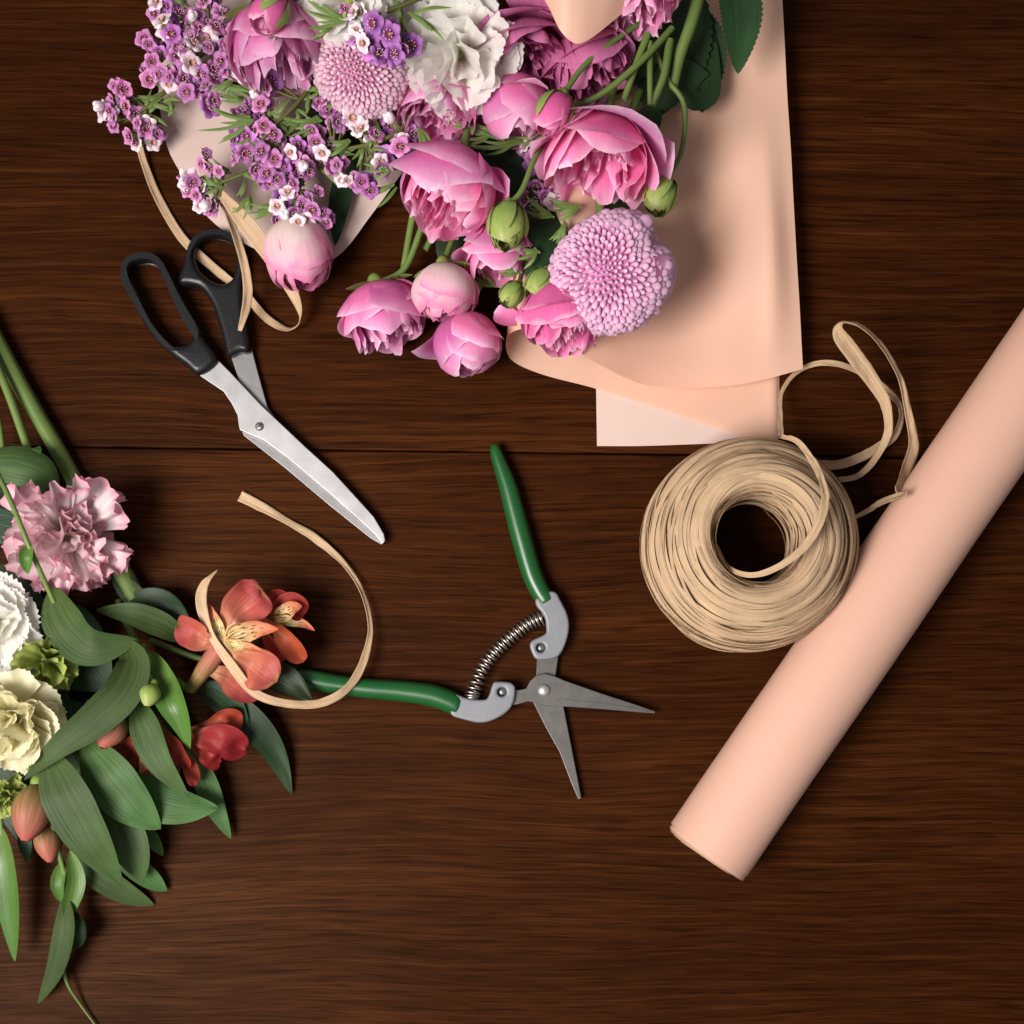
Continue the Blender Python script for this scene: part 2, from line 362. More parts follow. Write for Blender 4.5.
# ------------------------------------------------------------------ table
def slab(mb, x0, x1, ya0, ya1, yb0, yb1, zt, zb):
    """a board whose near edge runs ya0..ya1 and far edge yb0..yb1, with eased edges"""
    e = 1.6
    def ring(z, i):
        return [Vector((x0 + i, ya0 + i, z)), Vector((x1 - i, ya1 + i, z)), Vector((x1 - i, yb1 - i, z)), Vector((x0 + i, yb0 - i, z))]
    b = len(mb.v)
    rings = [ring(zb, 0), ring(zt - e, 0), ring(zt - e * .3, e * .3), ring(zt, e)]
    for r in rings: mb.v += r
    for k in range(3):
        for i in range(4):
            j = (i + 1) % 4
            mb.f.append((b + k * 4 + i, b + k * 4 + j, b + k * 4 + 4 + j, b + k * 4 + 4 + i)); mb.uv.append(((0, 0),) * 4); mb.mi.append(0)
    mb.f.append((b + 12, b + 13, b + 14, b + 15)); mb.uv.append(((0, 0),) * 4); mb.mi.append(0)
mb = MB()
sy = lambda x: 512 - (446 + (x + 512) * .0125)       # seam between the two boards
slab(mb, -1500, 1500, -1100, -1100, sy(-1500) - .9, sy(1500) - .9, 0, -60)
slab(mb, -1500, 1500, sy(-1500) + .9, sy(1500) + .9, 1300, 1300, 0, -60)
t = mb.build('tabletop', M['wood']); t['kind'] = 'structure'
t.data.polygons.foreach_set('use_smooth', [False] * len(t.data.polygons))

# ------------------------------------------------------------------ flower makers
def frame(ax, spin=0.0):
    z = Vector((ax[0], -ax[1], ax[2])).normalized()
    x = Vector((0, 0, 1)).cross(z)
    x = Vector((1, 0, 0)) if x.length < .05 else x.normalized()
    y = z.cross(x)
    return Matrix((x, y, z)).transposed() @ Matrix.Rotation(spin, 3, 'Z')

ST = {
 'open':  [(4, 1.00, .78, 1.74, .50, 1.02), (4, .93, .84, 1.88, .28, .95), (4, .82, .86, 2.0, .16, .9), (5, .66, .82, 1.98, .14, .72), (5, .50, .76, 1.9, .18, .6), (5, .36, .72, 1.85, .18, .55), (4, .2, .68, 1.8, .12, .6)],
 'cup':   [(3, 1.00, .86, 1.85, .34, 1.22), (4, .95, .97, 2.0, .16, 1.02), (4, .87, 1.05, 2.08, .10, .9), (5, .76, 1.09, 2.08, .12, .68), (6, .62, 1.12, 2.03, .15, .52), (6, .47, 1.12, 1.98, .16, .48), (5, .31, 1.1, 1.95, .12, .5)],
 'globe': [(3, 1.00, .98, 2.22, .10, 1.38), (3, .95, .99, 2.45, .0, 1.3), (4, .84, .97, 2.50, 0, 1.05), (4, .68, .97, 2.45, 0, 1.0), (4, .48, .95, 2.4, 0, .95), (3, .28, .93, 2.4, 0, 1.1)],
 'bud':   [(3, .80, 1.05, 2.45, .0, 1.35), (3, .70, 1.07, 2.5, 0, 1.25), (3, .5, 1.06, 2.5, 0, 1.2)],
}
def rose(label, c, R, ax, style, m, stem=None, spin=0.0, seed=1, sepals=0, squash=1.0, group='spray roses in the wrapped bouquet', m_in=None, flare=1.0, name='spray_rose', cat='rose', hip=True, loose=0):
    Fm = frame(ax, spin)
    zc = .80 if style != 'open' else .55
    C0 = W(*c)
    base = C0 - Fm @ Vector((0, 0, zc * R * squash))
    root = thing(name, label, cat, base, group)
    rng = random.Random(seed)
    core = MB()
    lays = list(ST[style])
    if loose: lays.insert(0, (loose, 1.03, .98, 1.85, .75, .75))
    for li, (n, Rk, Zk, amax, curl, hw) in enumerate(lays):
        ph0 = rng.random() * 6.28
        for k in range(n):
            jt = 1.0 if li < 3 or style in ('globe', 'bud') else 2.2
            ph = ph0 + k * 2 * PI / n + rng.uniform(-.18, .18) * jt
            cu = curl * flare * rng.uniform(.4, 1.5); am = amax * rng.uniform(.95, 1.04); sd = rng.random() * 50
            Rj = Rk * (1 + rng.uniform(-.05, .03) * jt); hj = hw * rng.uniform(.9, 1.12); hz = Zk * (1 + rng.uniform(-.05, .05) * jt)
            tip = rng.uniform(.0, .12); sideroll = rng.uniform(.0, .30) * (1 if li < 2 else .6) * (0.3 if style in ('globe', 'bud') else 1)
            crinkle = .05 if li < 2 else .08 if li < 3 or style in ('globe', 'bud') else .17
            ea = rng.uniform(.18, .32) if li < 3 else .2; ee = rng.uniform(1.7, 2.6)
            def fn(u, v, ea=ea, ee=ee, ph=ph, cu=cu, am=am, sd=sd, Rj=Rj, hj=hj, hz=hz, tip=tip, sr=sideroll, cn=crinkle):
                x = u * 2 - 1
                wid = hj * (.3 + .7 * math.sin(min(v * 1.3, 1) * PI / 2))
                vv = v * (1 - ea * abs(x) ** ee + tip * (1 - abs(x)) + (.045 if abs(cn) < .1 else .085) * noise.noise(Vector((x * 3.6 + sd, sd * 2.1, 1))))
                al = am * vv
                r = Rj * math.sin(al) * (1 + .05 * x)
                z = hz * (1 - math.cos(al))
                q = max(0, (vv - .66) / .34)
                r += cu * Rj * (q * q * .55 + q * .12) + sr * abs(x) ** 3 * v * v * Rj
                z -= cu * hz * .40 * q ** 3
                d = noise.noise(Vector((x * 1.3 + sd, vv * 2.2, sd * .7))) + .5 * noise.noise(Vector((x * 3.1 + sd, vv * 4.5, sd)))
                r += d * cn * (.3 + v); z += d * cn * .8 * v
                th = ph + wid * x
                return base + Fm @ Vector((r * math.cos(th) * R, r * math.sin(th) * R, z * R * squash))
            if li < 2:
                pm = MB(); pm.grid(fn, 12, 14); pm.build('petal', m, root)
            else:
                core.grid(fn, 10, 10)
    core.build('inner_petals', m_in or m, root)
    hp = None
    if hip:
        h = MB(); ellipsoid(h, base - Fm @ Vector((0, 0, .04 * R)), Fm @ Vector((0, 0, 1)), .22 * R + 2, .19 * R + 1.5, taper=-.2)
        hp = h.build('hip', M['bud_green'], root)
    for k in range(sepals):
        a = k * 2 * PI / max(sepals, 1) + .3
        sm = MB()
        lift = 1.05 if style == 'bud' else rng.uniform(.2, .5)
        d = Fm @ Vector((math.cos(a), math.sin(a), 0)); zz = Fm @ Vector((0, 0, 1))
        if style == 'bud':
            pts = [base, base + (d * .62 + zz * .25) * R, base + (d * .87 + zz * .85) * R, base + (d * .87 + zz * 1.35) * R, base + (d * .8 + zz * 1.75) * R]
        else:
            pts = [base, base + (d * .35 + zz * .05) * R, base + (d * .7 - zz * .05 + zz * lift * .4) * R, base + (d * 1.0 + zz * lift * .5) * R]
        sepal_strip(sm, pts, .42 * R if style != 'bud' else .62 * R, base, zz, style == 'bud')
        sm.build('sepal', M['bud_green'], hp or root)
    if stem:
        s = MB(); tube(s, [base] + [W(*p) for p in stem], [R * .05 + 1.6, R * .03 + 2.0], n=20, world=True)
        s.build('stem', M['stem'], root)
    return root
def sepal_strip(mb, pts, w, base, zz, hug):
    P = cr(pts, 14)
    def fn(u, v):
        i = int(round(v * 14)); t = (P[min(i + 1, 14)] - P[max(i - 1, 0)]).normalized()
        rad = P[i] - base; rad = rad - zz * rad.dot(zz)
        s = t.cross(rad)
        if s.length < 1e-4: s = t.orthogonal()
        s.normalize(); x = u * 2 - 1
        ww = w * .5 * (max(0, math.sin(PI * (.12 + .88 * v))) ** .8)
        q = P[i] + s * x * ww
        if hug and rad.length > 1e-3: q = q - rad.normalized() * (x * x * ww * .12)
        return q
    mb.grid(fn, 4, 14)

def ruffle(name, label, cat, c, R, ax, n, m, seed=1, maxpol=1.7, squash=.85, wid=.62, amp=.13, teeth=.05, group=None, stem=None, calyx=True, parts=6, freq=9, sizes=(.8, 1.04), bends=(-.05, .3), twist=.75):
    Fm = frame(ax); rng = random.Random(seed)
    C0 = W(*c); base = C0 - Fm @ Vector((0, 0, .35 * R))
    root = thing(name, label, cat, base, group)
    core = MB()
    for k in range(n):
        f = (k + .5) / n
        pol = math.acos(1 - f * (1 - math.cos(maxpol))); az = k * 2.39996 + rng.uniform(-.25, .25)
        d = Vector((math.sin(pol) * math.cos(az), math.sin(pol) * math.sin(az), math.cos(pol)))
        # width runs mostly round the flower, with a twist of its own
        s = Vector((-math.sin(az), math.cos(az), 0)); b = d.cross(s)
        tw = rng.uniform(-twist, twist); s, b = s * math.cos(tw) + b * math.sin(tw), b * math.cos(tw) - s * math.sin(tw)
        L = rng.uniform(*sizes); w = wid * rng.uniform(.75, 1.2); ph = rng.random() * 6.28; sd = rng.random() * 40; bend = rng.uniform(*bends) * min(1, max(.15, (pol - .25) / .7)) if bends[0] < -.1 else rng.uniform(*bends)
        def fn(u, v, d=d, s=s, b=b, L=L, w=w, ph=ph, sd=sd, bend=bend):
            x = u * 2 - 1
            e = 1 - .22 * x * x + teeth * (abs(((u * 9 + sd) % 1) - .5) * 2 - .5) + .05 * noise.noise(Vector((x * 2, sd, 0)))
            vv = v * e
            rf = amp * vv * vv * (math.sin(freq * .5 * x + ph) + .6 * math.sin(freq * 1.15 * x + ph * 2) + 1.1 * noise.noise(Vector((x * 2.5 + sd, vv * 3, sd))))
            q = d * (L * vv) + s * (x * w * .5 * (vv ** .9)) + b * (rf + bend * vv * vv)
            return base + Fm @ (Vector((q.x, q.y, q.z * squash)) * R)
        if f > .35 and k % max(1, int(n * .65 / parts)) == 0:
            pm = MB(); pm.grid(fn, 22, 10); pm.build('petal', m, root)
        else: core.grid(fn, 20, 9)
    core.build('bloom', m, root)
    if calyx:
        h = MB(); ellipsoid(h, base - Fm @ Vector((0, 0, .2 * R)), Fm @ Vector((0, 0, 1)), .42 * R, .2 * R); h.build('calyx', M['bud_green'], root)
    if stem:
        sm = MB(); tube(sm, [base - Fm @ Vector((0, 0, .4 * R))] + [W(*p) for p in stem], [3.2, 3.5], n=16, world=True); sm.build('stem', M['stem'], root)
    return root

def mum(label, c, R, ax, m, n=520, seed=1, shape=None, group='pompon chrysanthemums', stem=None):
    Fm = frame(ax); rng = random.Random(seed)
    C0 = W(*c)
    root = thing('chrysanthemum', label, 'chrysanthemum', C0, group)
    core = MB()
    def ex(az): return shape(az) if shape else 1.0
    for k in range(n):
        f = (k + .5) / n
        pol = 2.0 * f ** .66
        az = k * 2.39996
        sf = 1 + (ex(az) - 1) * min(1, pol / 1.2)
        nv = Vector((math.sin(pol) * math.cos(az), math.sin(pol) * math.sin(az), math.cos(pol) * .72))
        out = Vector((math.cos(az), math.sin(az), 0))
        th = Vector((math.cos(pol) * math.cos(az), math.cos(pol) * math.sin(az), -math.sin(pol)))
        size = R * (.030 + .060 * min(1, pol / 1.35) ** 1.2) * rng.uniform(.72, 1.22)
        size *= .92 + (.75 * max(0, math.cos(az - HA)) ** 2 * min(1, pol / 1.3) ** 2 if shape else 0)
        p = Vector((nv.x * sf, nv.y * sf, nv.z)) * R * .93
        d = (nv.normalized() + th * (.70 + .65 * min(1, pol)) + Vector((rng.uniform(-.3, .3), rng.uniform(-.3, .3), rng.uniform(-.25, .25)))).normalized()
        tip = C0 + Fm @ (p + d * size * .8)
        ln = size * (2.2 + 1.2 * min(1, pol / 1.4))
        dw = Fm @ d; sidew = Fm @ out.cross(Vector((0, 0, 1))); bn = dw.cross(sidew).normalized()
        sidew = bn.cross(dw).normalized()
        lj = rng.uniform(-.5, .55) * size
        def fn(u, v, lj=lj, tip=tip, dw=dw, sw=sidew, bn=bn, size=size, ln=ln):
            a = u * 2 * PI; t = v
            r = size * (.55 + .45 * t) * (1 if t < .58 else math.sqrt(max(0, 1 - ((t - .58) / .42) ** 2)))
            ca, sa = math.cos(a), math.sin(a)
            return tip + dw * ((t - 1) * ln + lj) + sw * (ca * r * 1.05) + bn * (sa * r * .5)
        core.grid(fn, 7, 7, closed_u=True)
    core.build('bloom', m, root)
    # dark heart under the petals
    h = MB(); zz = Fm @ Vector((0, 0, 1))
    a_, b_ = Fm @ Vector((1, 0, 0)), Fm @ Vector((0, 1, 0))
    def fn(u, v):
        az = u * 2 * PI; pol = .02 + v * 2.6; sf = 1 + (ex(az) - 1) * min(1, pol / 1.2)
        return C0 + (a_ * (math.cos(az) * math.sin(pol) * sf) + b_ * (math.sin(az) * math.sin(pol) * sf) + zz * math.cos(pol) * .72) * R * .86
    h.grid(fn, 32, 14, closed_u=True); h.build('receptacle', m, root)
    if stem:
        s = MB(); tube(s, [C0 - zz * R * .5] + [W(*p) for p in stem], 4.2, n=16, world=True); s.build('stem', M['stem'], root)
    return root

# waxflower florets: one mesh of each kind, copied
def floret_mesh(name, m, eye, R=9.6, seed=1, closed=0.0):
    mb = MB(); rng = random.Random(seed)
    for k in range(5):
        a = k * 2 * PI / 5 + rng.uniform(-.1, .1); L = R * rng.uniform(.92, 1.06); sd = rng.random() * 9
        def fn(u, v, a=a, L=L, sd=sd):
            x = u * 2 - 1
            w = .46 * math.sin(PI * (.13 + .74 * v)) ** .8 * L
            r = L * (.2 + .8 * v * (1 - .12 * x * x))
            z = (.28 - closed * .1) * L * math.sin(v * 2.2) + closed * L * .8 * v - .12 * L * x * x * v + .12 * L * noise.noise(Vector((x + sd, v * 2, sd)))
            ct = r * (1 - closed * .35 * v)
            return Vector((ct * math.cos(a) - x * w * math.sin(a), ct * math.sin(a) + x * w * math.cos(a), z))
        mb.grid(fn, 6, 6)
    def cup(u, v):
        th = u * 2 * PI
        return Vector((math.cos(th) * R * .28 * (v * .9 + .1), math.sin(th) * R * .28 * (v * .9 + .1), R * (.06 + .34 * v ** 2)))
    mb.grid(cup, 10, 5, closed_u=True, mi=1)
    for k in range(8):
        th = k * PI / 4
        ellipsoid(mb, Vector((math.cos(th) * R * .33, math.sin(th) * R * .33, R * .44)), (0, 0, 1), R * .07, R * .055, k=5, n=4, mi=2)
    ellipsoid(mb, Vector((0, 0, -R * .28)), (0, 0, 1), R * .42, R * .26, k=8, n=6, taper=.3, mi=3)
    o = mb.build(name, [m, eye, M['wax_white'], M['bud_green']])
    me = o.data; bpy.data.objects.remove(o); return me
def wax_bud_mesh():
    mb = MB()
    ellipsoid(mb, Vector((0, 0, 3)), (0, 0, 1), 5.6, 5.0, k=10, n=8)
    for k in range(3):
        a = k * 2.1
        ellipsoid(mb, Vector((math.cos(a) * 1.9, math.sin(a) * 1.9, 4.4)), (math.cos(a) * .3, math.sin(a) * .3, 1), 4.6, 3.6, k=8, n=6)
    ellipsoid(mb, Vector((0, 0, -2.5)), (0, 0, 1), 4.5, 2.8, k=8, n=6, mi=1)
    o = mb.build('floret_bud', [M['wax_white'], M['bud_green']]); me = o.data; bpy.data.objects.remove(o); return me
FL = {'p': floret_mesh('floret', M['wax_purple'], M['wax_eye'], seed=1), 'q': floret_mesh('floret', M['wax_purple'], M['wax_eye'], seed=5, closed=.35),
      'v': floret_mesh('floret', M['wax_violet'], M['wax_eye'], seed=2, R=11.4), 'w': floret_mesh('floret', M['wax_white'], M['wax_eye_pale'], seed=3, R=10.0), 'b': wax_bud_mesh()}
def waxflower(label, root_pt, nodes, florets, seed=1, needles=(), side=.35):
    """root_pt: where the stem comes from; nodes: branch points; florets: (x, y, z, kind)"""
    rng = random.Random(seed)
    root = thing('waxflower_sprig', label, 'waxflower', W(*root_pt), 'waxflower sprigs in the wrapped bouquet')
    sm = MB(); tube(sm, [root_pt] + list(nodes), [2.6, 1.7], n=20, k=6)
    nodesW = [W(*n) for n in nodes]
    # fillers: a second, lower layer of florets so that each head reads full
    allf = list(florets)
    for (x, y, z, k) in florets:
        for _ in range(rng.choice((2, 3, 3))):
            allf.append((x + rng.uniform(-9, 9), y + rng.uniform(-9, 9), z - rng.uniform(4, 12), rng.choice('pqpqpqpvw') if k != 'v' else 'v'))
    for (x, y, z, k) in allf:
        p = W(x, y, z)
        nb = min(nodesW, key=lambda q: (q - p).length)
        away = (p - nb); away.z = 0
        away = away.normalized() if away.length > 1 else Vector((0, 0, 0))
        d = Vector((away.x * side, away.y * side, 1)) + Vector((rng.uniform(-.95, .95), rng.uniform(-1.1, .6), 0))
        d.normalize()
        o = bpy.data.objects.new('floret' if k != 'b' else 'floret_bud', FL[k]); COL.objects.link(o); o.parent = root
        q = d.to_track_quat('Z', 'Y')
        o.rotation_mode = 'QUATERNION'; o.rotation_quaternion = q @ Matrix.Rotation(rng.random() * 6.28, 3, 'Z').to_quaternion()
        o.location = (p - Vector(root['_p'])) * S
        sc_ = rng.uniform(.68, 1.14); o.scale = (sc_,) * 3
        mid = nb.lerp(p, .5) + Vector((rng.uniform(-3, 3), rng.uniform(-3, 3), -3))
        tube(sm, [nb, mid, p - d * 4], [1.3, .9], n=6, k=5, world=True)
    sm.build('stem', M['twig'], root)
    nm = MB()
    def tuft(x, y, z, ang, L, cnt):
        for k in range(cnt):
            a = math.radians(ang + rng.uniform(-32, 32)); l = L * rng.uniform(.6, 1.1)
            o = rng.uniform(-6, 6)
            p0 = (x + o * .4, y + o * .4, z); p1 = (x + math.cos(a) * l * .5, y + math.sin(a) * l * .5, z + rng.uniform(-2, 5)); p2 = (x + math.cos(a + .15) * l, y + math.sin(a + .15) * l, z + rng.uniform(-5, 6))
            strip(nm, [p0, p1, p2], 3.4, prof_needle, n=8, nu=2, fold=-.4)
    for nd in needles: tuft(*nd)
    for n in nodes:
        for k in range(3): tuft(n[0] + rng.uniform(-8, 8), n[1] + rng.uniform(-8, 8), n[2] - 2, rng.uniform(0, 360), 24, 2)
    nm.build('foliage', M['needle'], root)
    return root

# ------------------------------------------------------------------ wrapping paper
def sheet(name, label, bottom, top, n=40, nt=30, m=None, group='sheets of wrapping paper round the bouquet', wob=3.0, seed=1, bow=0.0, loc=None, relief=None):
    A = cr([W(*p) for p in bottom], n); B = cr([W(*p) for p in top], n)
    mb = MB()
    def fn(u, v):
        i = int(round(u * n)); a, b = A[i], B[i]
        p = a.lerp(b, v)
        p = p + Vector((0, 0, bow * math.sin(v * PI) + wob * v * (1 - v) * 4 * noise.noise(Vector((p.x * .012, p.y * .012, seed)))))
        if relief: p.z += relief(u, v)
        return p
    mb.grid(fn, n, nt)
    c = sum(mb.v, Vector()) / len(mb.v); c.z = 0
    o = mb.build(name, m or M['paper'], loc=c)
    return tag(o, label, 'wrapping paper', group)
sheet('wrapping_sheet', 'large peach wrapping sheet under the bouquet, its lower end curled back on itself',
      [(803, 369, 26), (770, 378, 27), (735, 385, 27), (690, 388, 27), (645, 385, 34), (604, 367, 50), (570, 347, 62), (544, 334, 66), (523, 329, 60), (509, 335, 44), (506, 348, 25), (514, 362, 10), (544, 375, 4), (590, 387, 4), (640, 402, 5), (700, 422, 5), (757, 440, 5), (774, 440, 6), (780, 438, 2.2)],
      [(780, -40, 34), (755, -40, 30), (730, -40, 26), (700, -40, 24), (660, -40, 24), (620, -40, 26), (585, -40, 28), (560, -40, 26), (545, -40, 18), (550, -40, 11), (580, -40, 7), (620, -40, 6), (660, -40, 5), (700, -40, 5), (740, -40, 5), (765, -40, 6), (775, -40, 3)], n=96, wob=5, seed=3.3,
      relief=lambda u, v: (15 * math.cos(2 * PI * u / .36) + 5 * math.sin(2 * PI * u / .36 + v * 3) + 3 * math.sin(2 * PI * u / .11 + v * 5)) * math.sin(PI * min(1, v * 1.5)) ** 1.3 * max(0, min(1, (.46 - u) / .08)) * min(1, u / .05) ** 2)
sheet('wrapping_sheet', 'pale lowest wrapping sheet, square corner lying flat on the table beside the raffia spool',
      [(597, 446, .8), (640, 446, .9), (700, 444, 1.0), (777, 441, 1.2)], [(592, 120, .8), (650, 120, .8), (700, 120, .8), (772, 120, .8)], m=M['paper_pale'], wob=.3, seed=5)
sheet('wrapping_sheet', 'peach wrapping sheet corner under the purple waxflowers near the scissors',
      [(158, 96, 22), (167, 146, 16), (186, 182, 12), (205, 214, 9), (238, 240, 9), (290, 262, 12), (335, 258, 16), (372, 214, 18), (404, 170, 20)],
      [(170, -40, 26), (200, -40, 22), (230, -40, 18), (260, -40, 16), (300, -40, 15), (340, -40, 15), (380, -40, 17), (420, -40, 20), (450, -40, 22)], m=M['paper_pale'], wob=5, seed=8)
sheet('wrapping_sheet', 'rounded peach paper tip folded over the mauve roses at the photo edge',
      [(525, -30, 128), (547, 4, 140), (560, 30, 143), (574, 43, 140), (588, 40, 138), (612, 22, 134), (648, -8, 122)],
      [(535, -80, 150), (552, -80, 160), (570, -80, 165), (590, -80, 165), (610, -80, 160), (630, -80, 155), (655, -80, 140)], n=36, nt=16, wob=1, seed=9, bow=8)

# ------------------------------------------------------------------ raffia ribbons
def ribbon(mb, pts, widths, rolls, n=110, seed=1.0, cup=.25):
    strip(mb, pts, widths, roll=rolls, n=n, nu=6, cup=cup, seed=seed, wave=.35, rough=1.1)
def loose_ribbon(label, pts, widths, rolls, seed):
    mb = MB(); ribbon(mb, pts, widths, rolls, seed=seed)
    c = sum(mb.v, Vector()) / len(mb.v); c.z = 0
    return tag(mb.build('raffia_ribbon', M['raffia'], loc=c, solid=.5), label, 'raffia ribbon', 'loose raffia ribbons')
loose_ribbon('looped tan raffia ribbon threaded through the black scissor handle below the waxflowers',
    [(136, 128, 18), (143, 160, 8), (158, 198, 4), (182, 238, 4), (214, 268, 5), (244, 293, 8), (266, 318, 6), (288, 330, 7), (300, 322, 16), (297, 300, 30), (278, 265, 44), (250, 228, 52), (216, 188, 54), (213, 189, 50), (226, 210, 44), (237, 240, 40), (246, 272, 36), (247, 300, 32), (240, 331, 30)],
    [6, 7, 9, 9, 9, 8, 8, 9, 9, 12, 16, 17, 6, 5, 8, 9, 8, 10, 4], [10, 20, 30, 10, -20, -10, 10, 50, 75, 40, 20, 15, 10, 20, 30, 40, 10, 40, 10], 2.2)
loose_ribbon('curved tan raffia ribbon lying across the orange alstroemeria and the green handle',
    [(240, 496, 3), (262, 507, 3), (290, 523, 4), (318, 540, 5), (345, 565, 7), (363, 595, 10), (370, 630, 14), (362, 665, 22), (345, 690, 28), (318, 704, 32), (285, 703, 42), (255, 692, 52), (232, 665, 64), (212, 635, 70), (202, 605, 70), (205, 585, 68), (218, 570, 66)],
    [11, 10, 8, 8, 6, 6, 6, 8, 9, 8, 8, 10, 10, 9, 11, 10, 2], [5, 10, 30, -10, 20, 40, 30, 10, 30, -20, 10, 30, 20, 40, 10, 30, 60], 6.1)

# ------------------------------------------------------------------ raffia spool
def spool():
    bc = Vector((741 - 512, 512 - 550, 0))
    root = thing('raffia_spool', 'round spool of tan raffia ribbon leaning its loose tail on the paper roll', 'raffia spool', bc)
    PR = cr([Vector((r, z, 0)) for r, z in ((86, 1), (94, 12), (98.5, 28), (99, 46), (95.5, 68), (87, 88), (75, 103), (63, 112), (53, 115), (47, 110), (45, 100), (44.5, 84), (44.5, 60), (44.5, 30), (44.5, 4))], 400)
    def sec(s):
        k = min(max(s, 0), 1) * 400; j = min(int(k), 399); p = PR[j].lerp(PR[j + 1], k - j)
        return p.x, p.y
    core = MB()
    def cf(u, v):
        r, z = sec(v); th = u * 2 * PI
        r0 = r - 2.2 if v < .58 else r + 2.2; z0 = z - 2.0 if z > 60 else z
        return bc + Vector((math.cos(th) * r0, math.sin(th) * r0, z0))
    core.grid(cf, 60, 40, closed_u=True)
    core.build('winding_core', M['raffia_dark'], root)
    rng = random.Random(11)
    w = MB()
    NS = 400
    for k in range(NS):
        s0 = .02 + .90 * ((k * .6180339) % 1)
        th0 = rng.random() * 6.28; span = rng.uniform(3.2, 7.5)
        slope = rng.uniform(-.055, .055) if k % 7 else rng.uniform(-.16, .16); ph = rng.random() * 6.28; amp = rng.uniform(.004, .022)
        lift = rng.uniform(0, 1) ** 2 * 5.5; hw = rng.uniform(1.3, 3.6); tilt = rng.uniform(-.9, .9); sd = rng.random() * 90
        n = int(span * 12)
        def fn(u, v, s0=s0, th0=th0, span=span, slope=slope, ph=ph, amp=amp, lift=lift, hw=hw, tilt=tilt, sd=sd):
            th = th0 + v * span
            s = s0 + slope * (v - .5) * span * .5 + amp * math.sin(th * 1.0 + ph) + .006 * noise.noise(Vector((th * 1.2, sd, 0)))
            s = min(max(s, .005), .97)
            r, z = sec(s); r2, z2 = sec(s + .01)
            tr, tz = r2 - r, z2 - z; l = math.hypot(tr, tz) or 1; tr /= l; tz /= l
            nr, nz = tz, -tr
            x = u * 2 - 1
            fade = 1 - max(0, abs(v - .5) * 2 - .84) / .16
            off = (lift + 1.4 * noise.noise(Vector((th * 1.7, sd, 3))) + x * tilt * hw * .6 - .35 * hw * x * x * .8) - (1 - fade) * 9
            wv = hw * (.35 + .65 * fade) * (1 + .3 * noise.noise(Vector((th * 2, sd, 9))))
            rr = r + nr * off + tr * x * wv; zz = z + nz * off + tz * x * wv
            return bc + Vector((math.cos(th) * rr, math.sin(th) * rr, max(zz, .6)))
        w.grid(fn, 4, n)
    w.build('winding', M['raffia'], root)
    # strands that hang slack below the waist
    for k, (r0, zoff, drop, t0, t1) in enumerate([(95, 22, 4, 3.3, 5.3), (95, 15, 7, 3.5, 5.3), (96, 30, 3.5, 3.1, 5.0), (95, 62, 4, 2.4, 3.2)]):
        sl = MB(); pts = []
        for i in range(15):
            f = i / 14; th = t0 + (t1 - t0) * f
            rr = r0 - 7 + (drop + 7) * math.sin(f * PI) ** .7
            pts.append(bc + Vector((math.cos(th) * rr, math.sin(th) * rr, zoff - 10 * math.sin(f * PI))))
        strip(sl, pts, 4.0, n=40, nu=4, world=True, roll=30, cup=.3, rough=.8, seed=k * 3.1)
        sl.build('slack_strand', M['raffia'], root, solid=.4)
    # the tail: out of the hole, over the rim, then looping on the table behind the spool
    tl = MB()
    ribbon(tl, [(716, 545, 80), (728, 567, 104), (752, 575, 122), (780, 566, 132), (806, 545, 135), (822, 515, 134), (824, 488, 128), (813, 462, 116), (798, 442, 96), (781, 436, 76)],
           [3, 4, 5, 6, 8, 8, 7, 6, 5, 4], [20, 10, 0, 10, 20, 10, -10, 10, 30, 10], n=90, seed=4.4)
    tl.build('loose_end', M['raffia'], root, solid=.5)
    tl = MB()
    ribbon(tl, [(781, 436, 60), (780, 412, 36), (782, 392, 20), (797, 372, 12), (822, 363, 12), (850, 368, 16), (880, 385, 20), (900, 408, 20), (896, 432, 18), (880, 446, 14), (858, 458, 12), (835, 465, 12), (812, 463, 40)],
           [5, 5, 5, 5, 6, 7, 8, 9, 9, 9, 9, 9, 7], [10, 30, 40, 20, 10, 30, 20, 40, 30, 10, 10, 20, 10], n=110, seed=5.5)
    tl.build('loose_end', M['raffia'], root, solid=.5)
    tl = MB()
    ribbon(tl, [(838, 480, 14), (858, 476, 16), (876, 458, 20), (888, 432, 28), (886, 405, 42), (872, 380, 58), (856, 358, 74), (840, 335, 86), (843, 323, 90), (862, 328, 84), (884, 350, 64), (900, 380, 44), (908, 415, 30), (913, 445, 26), (905, 470, 36), (895, 492, 60)],
           [5, 6, 7, 8, 10, 13, 15, 13, 6, 8, 8, 8, 9, 12, 14, 9], [10, 20, 30, 20, 30, 20, 10, 25, 60, 40, 30, 30, 20, 20, 30, 40], n=130, seed=7.5)
    tl.build('loose_end', M['raffia'], root, solid=.5)
    tl = MB()
    ribbon(tl, [(850, 520, 40), (866, 512, 30), (880, 503, 34), (896, 497, 60), (906, 494, 84)], [3, 5, 6, 8, 8], [0, 20, 10, 20, 10], n=30, seed=8.5)
    tl.build('loose_end', M['raffia'], root, solid=.5)
    return root
spool()

